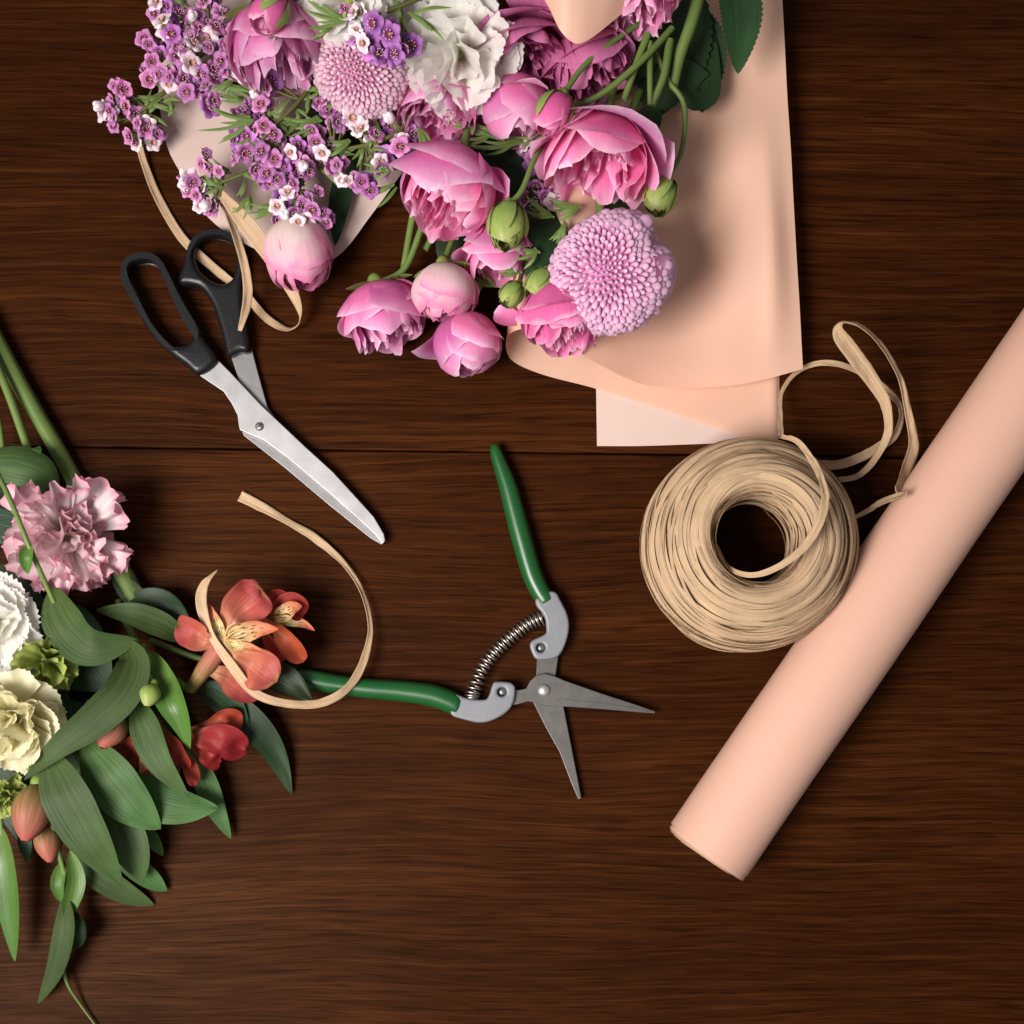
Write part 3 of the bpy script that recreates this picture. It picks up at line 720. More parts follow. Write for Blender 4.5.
# ------------------------------------------------------------------ paper roll
def paper_roll():
    r = 45.0
    e0 = W(709, 850, r); d = Vector((.565, .825, 0)).normalized()
    L = 900
    nrm = Vector((d.y, -d.x, 0)); up = Vector((0, 0, 1))
    root = thing('paper_roll', 'rolled peach wrapping paper lying diagonally beside the raffia spool', 'paper roll', Vector((e0.x, e0.y, 0)))
    mb = MB()
    def rad(v): return r * (1 + .010 * (1 - v) + .004 * math.sin(v * 9))
    turns = 1.06
    def fn(u, v):
        th = -u * 2 * PI * turns - .5
        rr = rad(v) - u * 2.0 * (1 - .3 * v)
        skew = 1.2 * math.sin(th - .6)
        q = e0 + d * (v * L + skew) + (nrm * math.cos(th) + up * math.sin(th)) * rr
        q = q + (nrm * math.cos(th) + up * math.sin(th)) * (.7 * noise.noise(Vector((v * 7, th * .9, 2))) + .25 * noise.noise(Vector((v * 25, th * 2, 5))))
        return q
    mb.grid(fn, 72, 40)
    mb.build('outer_wrap', M['roll'], root)
    iw = MB()
    def fw(u, v):
        th = u * 2 * PI; rr = 43.2
        return e0 + d * (-5.0 - 1.5 * math.sin(th + .8) + v * 320) + (nrm * math.cos(th) + up * math.sin(th)) * rr
    iw.grid(fw, 72, 6, closed_u=True)
    iw.build('inner_wrap', M['roll'], root)
    inn = MB()
    def fs(u, v):
        th = u * 2 * PI * 9; rr = 42.2 - u * 16
        proj = -5.5 - 2.6 * noise.noise(Vector((u * 14, 3, 1))) - 3.0 * u
        return e0 + d * (proj * (1 - v) + 300 * v) + (nrm * math.cos(th) + up * math.sin(th)) * rr
    inn.grid(fs, 420, 3)
    inn.build('inner_turns', M['roll_edge'], root)
    return root
paper_roll()

# ------------------------------------------------------------------ scissors
def scissors():
    root = thing('scissors', 'scissors with black plastic handles and a bright steel blade, slightly open', 'scissors', W(259, 427, 0))
    lb = flat_shape('blade', [[(229, 350), (251, 345), (258, 372), (268, 408), (284, 430), (330, 474), (372, 522), (384, 540), (382, 545), (370, 538), (330, 506), (285, 468), (244, 436), (240, 425), (252, 418), (243, 392)]], 3, 4.4, .6, M['steel_dark'], root)
    ub = flat_shape('blade', [[(200, 376), (219, 361), (230, 372), (247, 390), (262, 406), (279, 422), (306, 447.5), (333, 472), (355, 496), (374, 517), (384, 534), (385.5, 541), (382.5, 544.3), (375, 534.5), (355, 516), (325, 489.5), (289, 459), (264, 440.5), (240.5, 430.5), (239, 425.5), (238, 416), (232, 404), (224, 392)]], 8.2, 5.2, .8, M['steel'], root)
    H1 = flat_shape('handle', [[(123, 269), (128, 260), (137, 256), (147, 255), (159, 259), (168, 270), (178, 292), (188, 314), (198, 331), (208, 343), (218.5, 362), (200.5, 376), (186, 366), (169, 353), (150, 332), (136, 306), (125, 283)],
                        [(130, 275), (132, 267), (139, 263), (149, 262), (157, 266), (165, 279), (173, 296), (182, 313), (191, 328), (194, 337), (189, 345), (177, 347), (168, 341), (157, 327), (142, 303), (132, 285)]], 2, 20, 6.5, M['black'], root, smooth=5, bres=4)
    H2 = flat_shape('handle', [[(180, 279), (184, 267), (188, 251), (197, 237), (210, 231), (227, 233), (239, 242), (245, 258), (245, 276), (244, 292), (246, 316), (251, 350), (240, 354), (228.5, 357), (223, 336), (214, 308), (203, 291), (192, 287), (182, 286)],
                        [(195, 255), (202, 243), (216, 238), (230, 242), (237, 253), (237, 270), (233, 281), (223, 286), (210, 281), (199, 270)]], 1, 19, 6.0, M['black'], root, smooth=5, bres=4)
    for h in (H1, H2, ub, lb): smooth_by_angle(h, 35)
    pv = MB(); p = W(259.5, 426.5, 13.4)
    def fn(u, v):
        th = u * 2 * PI; pr = [(0.02, 2.2), (2.2, 2.1), (3.9, 1.3), (4.4, .0)][int(round(v * 3))]
        return p + Vector((math.cos(th) * pr[0], math.sin(th) * pr[0], pr[1]))
    pv.grid(fn, 20, 3, closed_u=True); ps = pv.build('pivot_screw', M['steel_dark'], root)
    sl = MB(); a = Vector((.8, .6, 0)); b = Vector((-.6, .8, 0))
    q = p + Vector((0, 0, 2.45))
    sl.grid(lambda u, v: q + a * (u * 2 - 1) * 3.0 + b * (v * 2 - 1) * .55, 1, 1); sl.build('screw_slot', M['black'], ps)
scissors()

# ------------------------------------------------------------------ garden snips
def snips():
    root = thing('garden_snips', 'open garden snips with glossy green handles, grey castings and a coil spring', 'garden snips', W(544, 690, 0))
    # blades
    lo = flat_shape('blade', [[(537, 655), (559, 652), (555.5, 676), (560, 694), (564, 709), (571, 745), (581.5, 798.5), (578, 799), (570, 780), (559.5, 752), (546, 728), (533, 702), (536, 680)]], 4, 4, .6, M['steel_blade'], root)
    up = flat_shape('blade', [[(508, 706), (510, 690), (519, 690), (526, 688.5), (530, 681), (536, 675.5), (545, 673.5), (554, 676), (566, 681), (600, 693), (634, 704), (655.5, 711.5), (654, 713.5), (628, 711.5), (600, 709), (570, 707), (546, 705.5), (536, 703), (528, 701.5), (519, 704)]], 8.4, 4.2, .7, M['steel_blade'], root)
    # hollow-ground edge: a brighter band along the lower cutting edge of the top blade
    ed = flat_shape('ground_edge', [[(558, 698.5), (600, 702.5), (634, 707.5), (652, 712), (628, 710.8), (600, 708.3), (570, 706.3), (557, 705.4)]], 12.2, .9, .2, M['steel_blade'], root)
    ed.parent = up; ed.location.z -= up.location.z
    g1 = flat_shape('casting', [[(534, 604), (538, 595), (555, 590), (561, 602), (567, 613), (569.5, 625), (567.5, 639), (560, 656.5), (549, 659.5), (537, 660), (533, 656), (529, 645), (532, 640.5), (540, 637), (546, 634), (546.5, 630), (545, 616)], [(545 + 0 * k, 0) for k in ()] or
                            [(540.6 + 4.6 * math.cos(a), 648 + 4.6 * math.sin(a)) for a in [k * PI / 8 for k in range(16)]]], 2.5, 16, 2.6, M['grey_cast'], root, smooth=-2, bres=4)
    g2 = flat_shape('casting', [[(449, 715), (451, 694), (457, 694), (468, 699), (485, 700.3), (489, 697), (493, 682.5), (497, 681.5), (509, 682), (513, 684), (516, 688), (513.5, 706), (501, 717), (482, 724), (462, 719)],
                            [(502 + 4.6 * math.cos(a), 692 + 4.6 * math.sin(a)) for a in [k * PI / 8 for k in range(16)]]], 2.5, 16, 2.6, M['grey_cast'], root, smooth=-2, bres=4)
    for pts, rad in (([(493.8, 443.6, 11), (494.6, 446.5, 11), (497.5, 457, 11), (507.5, 485, 11), (514.5, 511, 11), (521.5, 537, 11), (531.5, 572, 11), (539, 589, 11), (545.5, 599.5, 11), (547, 602, 11)], [.3, 4.4, 6.6, 9.0, 9.9, 10.4, 10.2, 9.9, 9.5, 8.6]),
                     ([(268, 676, 11), (306, 679.5, 11), (341, 685, 11), (369, 688.5, 11), (400, 691, 11), (430, 695, 11), (446, 700, 11), (456, 704.5, 11), (459, 705.5, 11)], [8, 10.2, 9.6, 9.9, 10.4, 11.2, 11.2, 10.7, 9.6])):
        hm = MB(); tube(hm, pts, rad, n=60, k=24); hm.build('handle', M['green_grip'], root)
    for o in (lo, up, ed, g1, g2): smooth_by_angle(o, 38)
    # rivets seen in the holes of the castings
    for (x, y) in ((540.6, 648), (502, 692)):
        rv = MB(); ellipsoid(rv, W(x, y, 10), (0, 0, 1), 4, 4.9, k=16, n=8); rv.build('rivet', M['steel_dark'], g1 if y < 670 else g2)
    pv = MB(); p = W(544, 690.3, 12.6)
    ellipsoid(pv, p, (0, 0, 1), 3.6, 6.2, k=20, n=10); pv.build('pivot_rivet', M['steel'], root)
    # spring
    sp = MB(); P = cr([W(472, 701, 9), W(473, 692, 9), W(482, 669, 9), (W(496, 651, 9)), W(512, 636, 9), W(528, 624, 9), W(544, 617, 9)], 200)
    turns = 25; pts = []
    n = turns * 12
    for i in range(n + 1):
        f = i / n; k = f * 200; j = min(int(k), 199); c = P[j].lerp(P[j + 1], k - j)
        t = (P[min(j + 2, 200)] - P[max(j - 1, 0)]).normalized(); a = Vector((0, 0, 1)); b = t.cross(a)
        th = f * turns * 2 * PI; rr = 7.0 - 2.0 * max(0, .12 - f) / .12
        pts.append(c + (a * math.cos(th) + b * math.sin(th)) * rr)
    tube(sp, pts, 1.15, n=n, k=6, world=True)
    sp.build('coil_spring', M['spring'], root)
snips()

# ------------------------------------------------------------------ wrapped bouquet
# ax = (right, down the photo, up towards the viewer)
rose('large pink rose with green sepals beside the upper purple waxflowers', (278, 42, 92), 46, (.22, 1, .12), 'cup', M['rose'], stem=[(262, -30, 90)], sepals=5, seed=3, squash=.95, flare=.5)
rose('pink tipped green bud lying over the large rose at the photo edge', (272, 10, 142), 20, (-.45, .7, .3), 'bud', M['rose_deep'], stem=[(292, -30, 130)], sepals=5, seed=41, group='spray roses in the wrapped bouquet')
rose('pale pink rosebud hanging over the table beside the looped raffia ribbon', (297, 248, 46), 33, (.25, .95, .0), 'globe', M['rose_pale'], stem=[(285, 190, 50), (290, 120, 40)], seed=4, squash=1.12)
rose('full pink rose at the middle of the bouquet, just below the white carnation', (452, 187, 84), 48, (-.3, .92, .34), 'cup', M['rose'], stem=[(470, 100, 60)], seed=6, squash=.88, flare=.45, spin=.5)
rose('widest open pink rose, showing its crinkled centre above the lilac chrysanthemum', (600, 152, 92), 54, (-.16, .9, .30), 'open', M['rose'], stem=[(620, 60, 70)], seed=21, flare=.9, squash=1.0)
rose('pink rose with frilled mouth lying outermost over the bare table', (383, 312, 40), 39, (.25, .95, .12), 'cup', M['rose'], stem=[(405, 268, 40), (425, 220, 44), (450, 170, 40)], seed=8, squash=.92, sepals=3, flare=.8)
rose('round whitish pink rosebud between two darker roses near the table edge of the bouquet', (444, 289, 64), 31, (.05, .95, .12), 'globe', M['rose_pale'], stem=[(452, 240, 50), (470, 180, 40)], seed=9, squash=.95, sepals=2)
rose('plump pink rosebud with one curled petal, lowest of the bouquet', (466, 339, 44), 33, (.15, .95, .12), 'globe', M['rose'], stem=[(482, 280, 34), (500, 220, 30)], seed=10, squash=.95, loose=2)
rose('half hidden pink rose flaring out below a pointed green bud', (499, 248, 62), 34, (.0, 1, .1), 'open', M['rose'], stem=[(505, 190, 50)], seed=12, flare=.7, squash=1.3)
rose('pink rose squeezed under the lower side of the lilac chrysanthemum', (562, 314, 84), 38, (.1, .95, .15), 'cup', M['rose_deep'], stem=[(560, 240, 50)], seed=13, flare=.8)
rose('shaded mauve rose between the white carnation and the paper tip', (528, 62, 80), 52, (.1, .75, .6), 'open', M['rose_mauve'], stem=[(540, -20, 60)], seed=14, flare=1.3)
rose('mauve rose under the rounded paper tip', (588, 64, 80), 36, (.3, .9, .2), 'cup', M['rose_mauve'], stem=[(600, 0, 60)], seed=15)
rose('bright pink rose cut by the photo edge beside the rose stems', (640, -6, 112), 34, (.1, .95, .1), 'cup', M['rose'], stem=[(650, -60, 110)], seed=16)
rose('pink rose peeping out under the white carnation', (440, 108, 66), 40, (-.1, .85, .5), 'open', M['rose'], stem=[(440, 40, 50)], seed=17, flare=.5)
rose('pink rose under the mauve rose, its pale lower petals showing', (516, 104, 74), 33, (.1, .98, .15), 'globe', M['rose'], stem=[(520, 40, 60)], seed=18, loose=1)
rose('small deep pink bud with green sepals above the widest rose', (556, 110, 128), 21, (-.35, .9, .2), 'bud', M['rose_deep'], stem=[(590, 60, 116), (640, 22, 100)], sepals=3, seed=19)
G2 = 'unopened green rosebuds in the wrapped bouquet'
rose('green rosebud on an arching stem over the peach paper', (662, 192, 74), 19, (-.35, .9, .2), 'bud', M['bud_green'], stem=[(682, 150, 78), (684, 105, 84), (668, 80, 84), (655, 50, 80)], sepals=5, seed=20, group=G2, name='rosebud', cat='rosebud')
rose('pointed green rosebud hanging over the half hidden pink rose', (508, 221, 112), 22, (-.05, .95, .3), 'bud', M['bud_green'], stem=[(522, 190, 108), (534, 160, 100), (545, 140, 84)], sepals=5, seed=22, group=G2, name='rosebud', cat='rosebud')
rose('green rosebud touching the side of the lilac chrysanthemum', (541, 282, 96), 16, (-.4, .9, .3), 'bud', M['bud_green'], stem=[(552, 262, 70), (560, 230, 50)], sepals=5, seed=23, group=G2, name='rosebud', cat='rosebud')
rose('smallest green rosebud beside two pink roses near the curled paper', (513, 292, 84), 13, (-.5, .8, .3), 'bud', M['bud_green'], stem=[(520, 280, 70), (530, 240, 50)], sepals=5, seed=24, group=G2, name='rosebud', cat='rosebud')

CG = 'white carnations in the wrapped bouquet'
ruffle('carnation', 'full white carnation with jagged petals in the middle of the bouquet', 'carnation', (462, 58, 108), 60, (.1, .6, .8), 72, M['white'], seed=5, group=CG, bends=(-.5, -.05), twist=.6, wid=.84, amp=.045, freq=6, teeth=.035, squash=.9)
ruffle('carnation', 'white carnation behind the pink and white chrysanthemum, cut by the photo edge', 'carnation', (348, 0, 140), 46, (-.1, .5, .85), 50, M['white'], seed=6, group=CG, bends=(-.55, -.05), twist=.7, wid=.95, amp=.05, freq=5, squash=.7)
def heart(az):
    # two lobes: the flower is pinched on the side of its stem
    d = (az - HA + PI) % (2 * PI) - PI
    return 1.02 - .24 * math.exp(-(d / .24) ** 2) + .05 * math.cos(2 * d)
HA = 1.15
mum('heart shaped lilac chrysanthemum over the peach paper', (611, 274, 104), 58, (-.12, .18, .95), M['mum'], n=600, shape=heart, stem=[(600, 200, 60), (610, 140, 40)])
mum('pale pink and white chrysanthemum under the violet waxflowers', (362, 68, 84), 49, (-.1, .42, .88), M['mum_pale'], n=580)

Z = 74
waxflower('purple waxflower sprig spreading widest over the dark table at the bouquet edge', (250, 20, 40), [(215, 40, 62), (190, 60, 66), (172, 50, 66), (180, 75, 62)],
  [(157, 3, Z, 'w'), (167, 6, Z, 'v'), (163, 22, Z + 6, 'w'), (149, 44, Z, 'p'), (152, 61, Z, 'p'), (177, 47, Z + 4, 'p'), (193, 45, Z + 8, 'w'), (172, 34, Z, 'v'), (200, 30, Z, 'p'), (232, 30, Z, 'p'), (160, 52, Z - 6, 'v'), (184, 78, Z - 6, 'p'), (200, 74, Z - 4, 'v'), (210, 47, Z, 'q'), (229, 48, Z, 'p'), (223, 14, Z + 6, 'p'), (216, 28, Z + 4, 'p'), (192, 19, Z, 'b'), (170, 77, Z, 'p'), (187, 92, Z, 'p'), (190, 63, Z + 4, 'w'), (212, 70, Z, 'q'), (213, 100, Z - 4, 'p'), (206, 86, Z, 'p'), (241, 73, Z, 'w'), (237, 64, Z, 'b'), (205, 2, Z, 'p'), (180, 15, Z - 6, 'q'), (158, 75, Z - 4, 'p'), (222, 62, Z - 2, 'p')], seed=1,
  needles=[(225, 88, Z, 20, 30, 5), (250, 98, Z - 8, 170, 30, 5), (232, 78, Z, 120, 24, 4), (185, 5, Z, 240, 20, 4)])
waxflower('small purple waxflower sprig with one white bud, nearest the dark table', (185, 78, 40), [(165, 92, 46), (146, 108, 50)],
  [(123, 89, 54, 'q'), (102, 106, 50, 'b'), (115, 119, 56, 'p'), (138, 123, 58, 'p'), (127, 106, 54, 'p'), (131, 136, 50, 'q'), (156, 134, 46, 'q'), (120, 97, 50, 'p')], seed=2, needles=[(160, 95, 48, 140, 30, 7), (158, 100, 46, 110, 26, 4)])
waxflower('dense purple waxflower sprig in front of the peach paper corner', (330, 60, 60), [(300, 100, 74), (275, 125, 78), (262, 140, 80)],
  [(268, 89, Z + 8, 'p'), (261, 105, Z + 8, 'p'), (264, 126, Z + 10, 'p'), (243, 112, Z, 'p'), (247, 136, Z + 4, 'v'), (235, 141, Z, 'v'), (245, 152, Z, 'p'), (275, 133, Z + 6, 'p'), (262, 152, Z + 12, 'p'), (275, 159, Z + 10, 'p'), (267, 174, Z + 6, 'p'), (278, 178, Z + 4, 'p'), (291, 152, Z + 6, 'w'), (303, 164, Z + 4, 'b'), (258, 95, Z + 4, 'b'), (256, 168, Z, 'q'), (250, 126, Z, 'p')], seed=3,
  needles=[(252, 118, Z + 10, 165, 52, 7), (300, 120, Z, 160, 40, 6), (325, 88, Z, 175, 36, 5), (320, 118, Z, 150, 36, 6)])
waxflower('thin purple waxflower sprig ending beside the top of the looped raffia', (300, 160, 50), [(262, 168, 58), (238, 176, 60), (222, 182, 60)],
  [(219, 171, 66, 'p'), (206, 156, 62, 'q'), (193, 182, 58, 'q'), (197, 195, 58, 'p'), (208, 204, 60, 'b'), (203, 190, 56, 'w'), (215, 206, 54, 'q')], seed=4, needles=[(222, 186, 60, 200, 26, 6), (250, 195, 56, 110, 24, 6)])
waxflower('purple and white waxflower sprig just above the pale hanging rosebud', (330, 130, 50), [(312, 165, 60), (298, 190, 64)],
  [(294, 183, 72, 'p'), (288, 193, 68, 'w'), (309, 198, 70, 'p'), (277, 207, 66, 'w'), (313, 210, 68, 'q'), (298, 222, 70, 'w'), (322, 214, 66, 'p'), (305, 205, 66, 'p'), (284, 215, 60, 'b')], seed=5, needles=[(275, 205, 60, 150, 30, 6), (300, 230, 58, 100, 24, 5)])
waxflower('loose purple and white waxflower sprig below the pale chrysanthemum', (430, 90, 50), [(400, 130, 66), (365, 145, 70), (335, 150, 70)],
  [(327, 102, Z + 6, 'p'), (337, 122, Z + 6, 'p'), (352, 117, Z + 4, 'w'), (362, 130, Z + 4, 'w'), (375, 135, Z, 'p'), (312, 130, Z, 'q'), (322, 152, Z + 4, 'w'), (337, 165, Z, 'p'), (347, 180, Z, 'w'), (361, 182, Z, 'p'), (400, 147, Z, 'p'), (380, 160, Z, 'w'), (392, 120, Z, 'b'), (305, 165, Z - 4, 'p'), (316, 142, Z, 'p'), (410, 135, Z - 6, 'q'), (330, 112, Z, 'p')], seed=6,
  needles=[(350, 140, Z, 150, 34, 6), (395, 165, Z - 5, 160, 34, 6), (395, 185, Z - 12, 140, 30, 5), (420, 130, Z, 60, 26, 6), (375, 120, Z - 4, 90, 30, 6)])
waxflower('violet and white waxflower sprig lying on the pale chrysanthemum', (440, -10, 130), [(400, 6, 136), (372, 18, 136)],
  [(354, 13, 146, 'w'), (375, 23, 148, 'v'), (390, 34, 146, 'v'), (396, 53, 140, 'v'), (364, 43, 144, 'w'), (356, 30, 142, 'w'), (378, 54, 140, 'v'), (405, 48, 136, 'q')], seed=7, needles=[(345, 18, 138, 180, 40, 8), (330, 25, 134, 140, 26, 4), (410, 14, 138, 10, 40, 6)], side=.2)
waxflower('pale lilac waxflower sprig in the shade between the pink roses', (560, 120, 40), [(545, 150, 52), (540, 185, 56)],
  [(525, 147, 62, 'w'), (532, 158, 60, 'p'), (545, 195, 64, 'p'), (553, 203, 64, 'w'), (540, 210, 60, 'q'), (530, 205, 60, 'p'), (560, 212, 60, 'p')], seed=8, needles=[(560, 130, 66, 175, 60, 8), (520, 140, 66, 160, 50, 8), (552, 215, 84, 200, 30, 9), (566, 222, 84, 120, 26, 8), (538, 250, 86, 150, 24, 8), (580, 205, 80, 160, 34, 8), (520, 270, 80, 170, 24, 6), (500, 130, 66, 170, 50, 8), (495, 285, 40, 200, 26, 5)])

def foliage_stem(name, label, cat, p0, stems, leaves, group=None, m=None):
    root = thing(name, label, cat, W(*p0), group)
    for pts, r in stems:
        s = MB(); tube(s, pts, r, n=22); s.build('stem', M['stem'], root)
    for L in leaves:
        pts, w = L[0], L[1]; kw = dict(L[2]) if len(L) > 2 else {}
        mm = kw.pop('m', m or M['leaf'])
        lm = MB(); strip(lm, pts, w, kw.pop('prof', prof_leaf), n=kw.pop('n', 30), nu=8, **kw); lm.build('leaf', mm, root)
    return root
foliage_stem('rose_stem', 'forked green rose stem with dark toothed leaves on the peach paper', 'rose leaves', (690, -20, 60),
  [([(705, -30, 90), (692, 20, 92), (680, 55, 86), (672, 90, 78)], [6, 5]), ([(672, 28, 92), (640, 62, 104), (600, 95, 104), (560, 112, 96)], [3.2, 3]), ([(648, 34, 96), (636, 65, 98), (624, 100, 92)], [3.6, 3.2]), ([(650, 42, 94), (650, 80, 96), (650, 105, 92)], [3, 2.6]), ([(670, 40, 90), (664, 75, 94), (652, 105, 90)], [4, 3.4])],
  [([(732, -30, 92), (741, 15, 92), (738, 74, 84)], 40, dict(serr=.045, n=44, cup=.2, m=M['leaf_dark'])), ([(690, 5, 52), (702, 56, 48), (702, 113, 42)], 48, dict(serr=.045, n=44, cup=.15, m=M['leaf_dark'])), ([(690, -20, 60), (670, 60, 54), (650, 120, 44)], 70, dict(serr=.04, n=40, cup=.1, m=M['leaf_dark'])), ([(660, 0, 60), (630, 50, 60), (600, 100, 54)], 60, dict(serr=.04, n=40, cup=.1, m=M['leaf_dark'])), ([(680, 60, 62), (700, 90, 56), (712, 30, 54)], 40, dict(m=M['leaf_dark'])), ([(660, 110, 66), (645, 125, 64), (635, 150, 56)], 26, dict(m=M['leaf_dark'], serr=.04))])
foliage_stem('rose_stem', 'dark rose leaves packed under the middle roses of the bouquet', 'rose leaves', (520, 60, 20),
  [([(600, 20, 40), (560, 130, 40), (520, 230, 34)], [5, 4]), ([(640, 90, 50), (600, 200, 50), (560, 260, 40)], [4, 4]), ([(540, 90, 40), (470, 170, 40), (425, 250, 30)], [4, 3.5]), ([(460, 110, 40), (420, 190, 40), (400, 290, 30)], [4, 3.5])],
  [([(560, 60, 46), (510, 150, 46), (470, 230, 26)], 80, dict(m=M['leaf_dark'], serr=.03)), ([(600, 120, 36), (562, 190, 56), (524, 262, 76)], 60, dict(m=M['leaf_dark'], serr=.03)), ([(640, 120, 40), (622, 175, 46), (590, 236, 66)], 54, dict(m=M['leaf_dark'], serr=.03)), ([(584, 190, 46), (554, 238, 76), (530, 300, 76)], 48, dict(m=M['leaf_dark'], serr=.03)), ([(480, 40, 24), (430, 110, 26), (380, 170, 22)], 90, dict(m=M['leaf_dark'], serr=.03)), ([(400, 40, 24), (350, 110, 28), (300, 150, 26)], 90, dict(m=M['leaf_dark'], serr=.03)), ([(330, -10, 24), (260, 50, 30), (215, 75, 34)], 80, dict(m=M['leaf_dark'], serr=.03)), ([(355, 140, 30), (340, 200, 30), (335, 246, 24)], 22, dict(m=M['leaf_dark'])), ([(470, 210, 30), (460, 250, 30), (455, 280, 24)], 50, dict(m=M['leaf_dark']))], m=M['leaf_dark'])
# lone petal caught by the curled paper
lp = MB(); strip(lp, [(528, 322, 50), (510, 318, 54), (494, 312, 52)], 20, prof_tepal, n=14, nu=6, cup=.4); tag(lp.build('fallen_petal', M['rose'], loc=W(510, 317, 0)), 'single pink petal resting on the curled paper end below the green buds', 'petal')

# ------------------------------------------------------------------ loose flowers on the near side
ruffle('lisianthus', 'ruffled pale pink lisianthus lying on the thick green stem', 'lisianthus', (66, 543, 70), 64, (.2, .45, .85), 40, M['lisi'], seed=32, wid=.95, amp=.16, freq=9, teeth=.05, squash=.85, sizes=(.62, 1.12), twist=1.1, parts=10)
ruffle('carnation', 'white flower with toothed petals cut by the photo edge below the pink lisianthus', 'carnation', (-8, 627, 84), 52, (.2, .3, .92), 34, M['white'], seed=33, wid=.95, amp=.05, freq=5, teeth=.1, squash=.6)
ruffle('lisianthus', 'small greenish yellow lisianthus between the white and cream flowers', 'lisianthus', (46, 668, 62), 36, (.3, .6, .7), 16, M['lime'], seed=35, wid=1.0, amp=.13, freq=7)
ruffle('carnation', 'cream yellow carnation with fringed lower petals beside the twisted leaf', 'carnation', (10, 727, 84), 53, (.15, .5, .85), 44, M['cream'], seed=37, wid=1.0, amp=.06, freq=6, teeth=.05, twist=.6, bends=(.0, .5))
ruffle('lisianthus', 'yellowish green frilled bloom cut by the photo edge below the cream carnation', 'lisianthus', (2, 798, 56), 27, (.3, .5, .8), 16, M['lime'], seed=38, wid=.9, amp=.15)

def alst(label, tube_pts, outer, inner, m, stem=None, stamens=(), extra=(), group='alstroemerias in the loose bunch', seed=1, leaves=()):
    root = thing('alstroemeria', label, 'alstroemeria', W(*tube_pts[0]), group)
    for pts, w, kw in outer:
        mb = MB(); strip(mb, pts, w * .86, prof_tepal, n=30, nu=14, wave=.42, seed=seed + pts[0][0], **kw); mb.build('petal', m, root)
    for pts, w, kw in inner:
        mb = MB(); strip(mb, pts, w, prof_leaf, n=26, nu=8, wave=.15, seed=seed + pts[0][0], **kw); mb.build('inner_petal', M['alst_inner'], root)
    if len(tube_pts) > 1:
        h = MB(); tube(h, tube_pts, [5.5, 8.5, 10], n=14); h.build('flower_base', M['alst_bud'], root)
    for pts in stamens:
        s = MB(); tube(s, pts, [1.1, .8], n=10, k=5); s.build('stamen', M['stamen'], root)
    for pts, r in (stem or []):
        s = MB(); tube(s, pts, r, n=20); s.build('stem', M['stem'], root)
    for L in leaves:
        kw = dict(L[2]) if len(L) > 2 else {}
        mm = kw.pop('m', M['leaf'])
        lm = MB(); strip(lm, L[0], L[1], kw.pop('prof', prof_leaf), n=34, nu=10, wave=kw.pop('wave', .12), seed=L[0][0][0], **kw); lm.build('leaf', mm, root)
    return root
th = (224, 640, 66)
alst('largest coral alstroemeria, its striped throat open under the raffia ribbon', [(190, 690, 40), (205, 668, 50), (220, 648, 58)],
  [([th, (226, 615, 66), (240, 600, 72), (258, 594, 66), (268, 612, 60)][:0] or [th, (234, 616, 64), (250, 601, 72), (262, 590, 66)], 48, dict(cup=.25, roll=-12)),
   ([th, (205, 640, 66), (190, 632, 70), (177, 626, 60)], 34, dict(cup=.3, roll=12)),
   ([th, (240, 656, 62), (258, 670, 66), (276, 682, 56)], 48, dict(cup=-.15, roll=-10)),
   ([(205, 668, 48), (225, 676, 50), (240, 686, 48), (262, 694, 40)], 34, dict(cup=.2))],
  [([th, (242, 633, 72), (258, 628, 78), (279, 629, 78)], 20, dict(cup=.5, roll=-18)), ([th, (236, 646, 72), (250, 647, 76), (264, 652, 74)], 9, dict(cup=.5)), ([th, (218, 628, 66), (212, 616, 68), (208, 603, 62)], 15, dict(cup=.4, roll=10))],
  M['alst'], stem=[([(190, 690, 40), (150, 660, 30), (118, 610, 20)], [4, 3.4])],
  stamens=[[(224, 640, 66), (234, 632, 78), (244, 629, 82)], [(224, 640, 66), (238, 637, 80), (248, 634, 84)], [(224, 640, 66), (232, 640, 80), (242, 641, 84)], [(224, 640, 66), (228, 628, 76), (236, 622, 80)]],
  seed=1, leaves=[([(196, 690, 30), (240, 712, 26), (272, 748, 16), (292, 795, 4)], 30, dict(m=M['leaf_dark'], cup=.2)), ([(205, 682, 34), (232, 702, 32), (250, 738, 20)], 20, dict(m=M['leaf_dark'], cup=.2)), ([(250, 665, 30), (285, 680, 30), (312, 700, 34)], 30, dict(m=M['leaf_dark'], cup=.2)), ([(215, 690, 30), (262, 672, 28), (300, 668, 24)], 24, dict(m=M['leaf_dark'], cup=.2)), ([(186, 640, 30), (160, 625, 44), (130, 614, 50), (96, 610, 44)], 26, dict(cup=.25, roll=-15, m=M['leaf'])), ([(190, 632, 26), (160, 602, 30), (120, 598, 24)], 26, dict(m=M['leaf_dark']))])
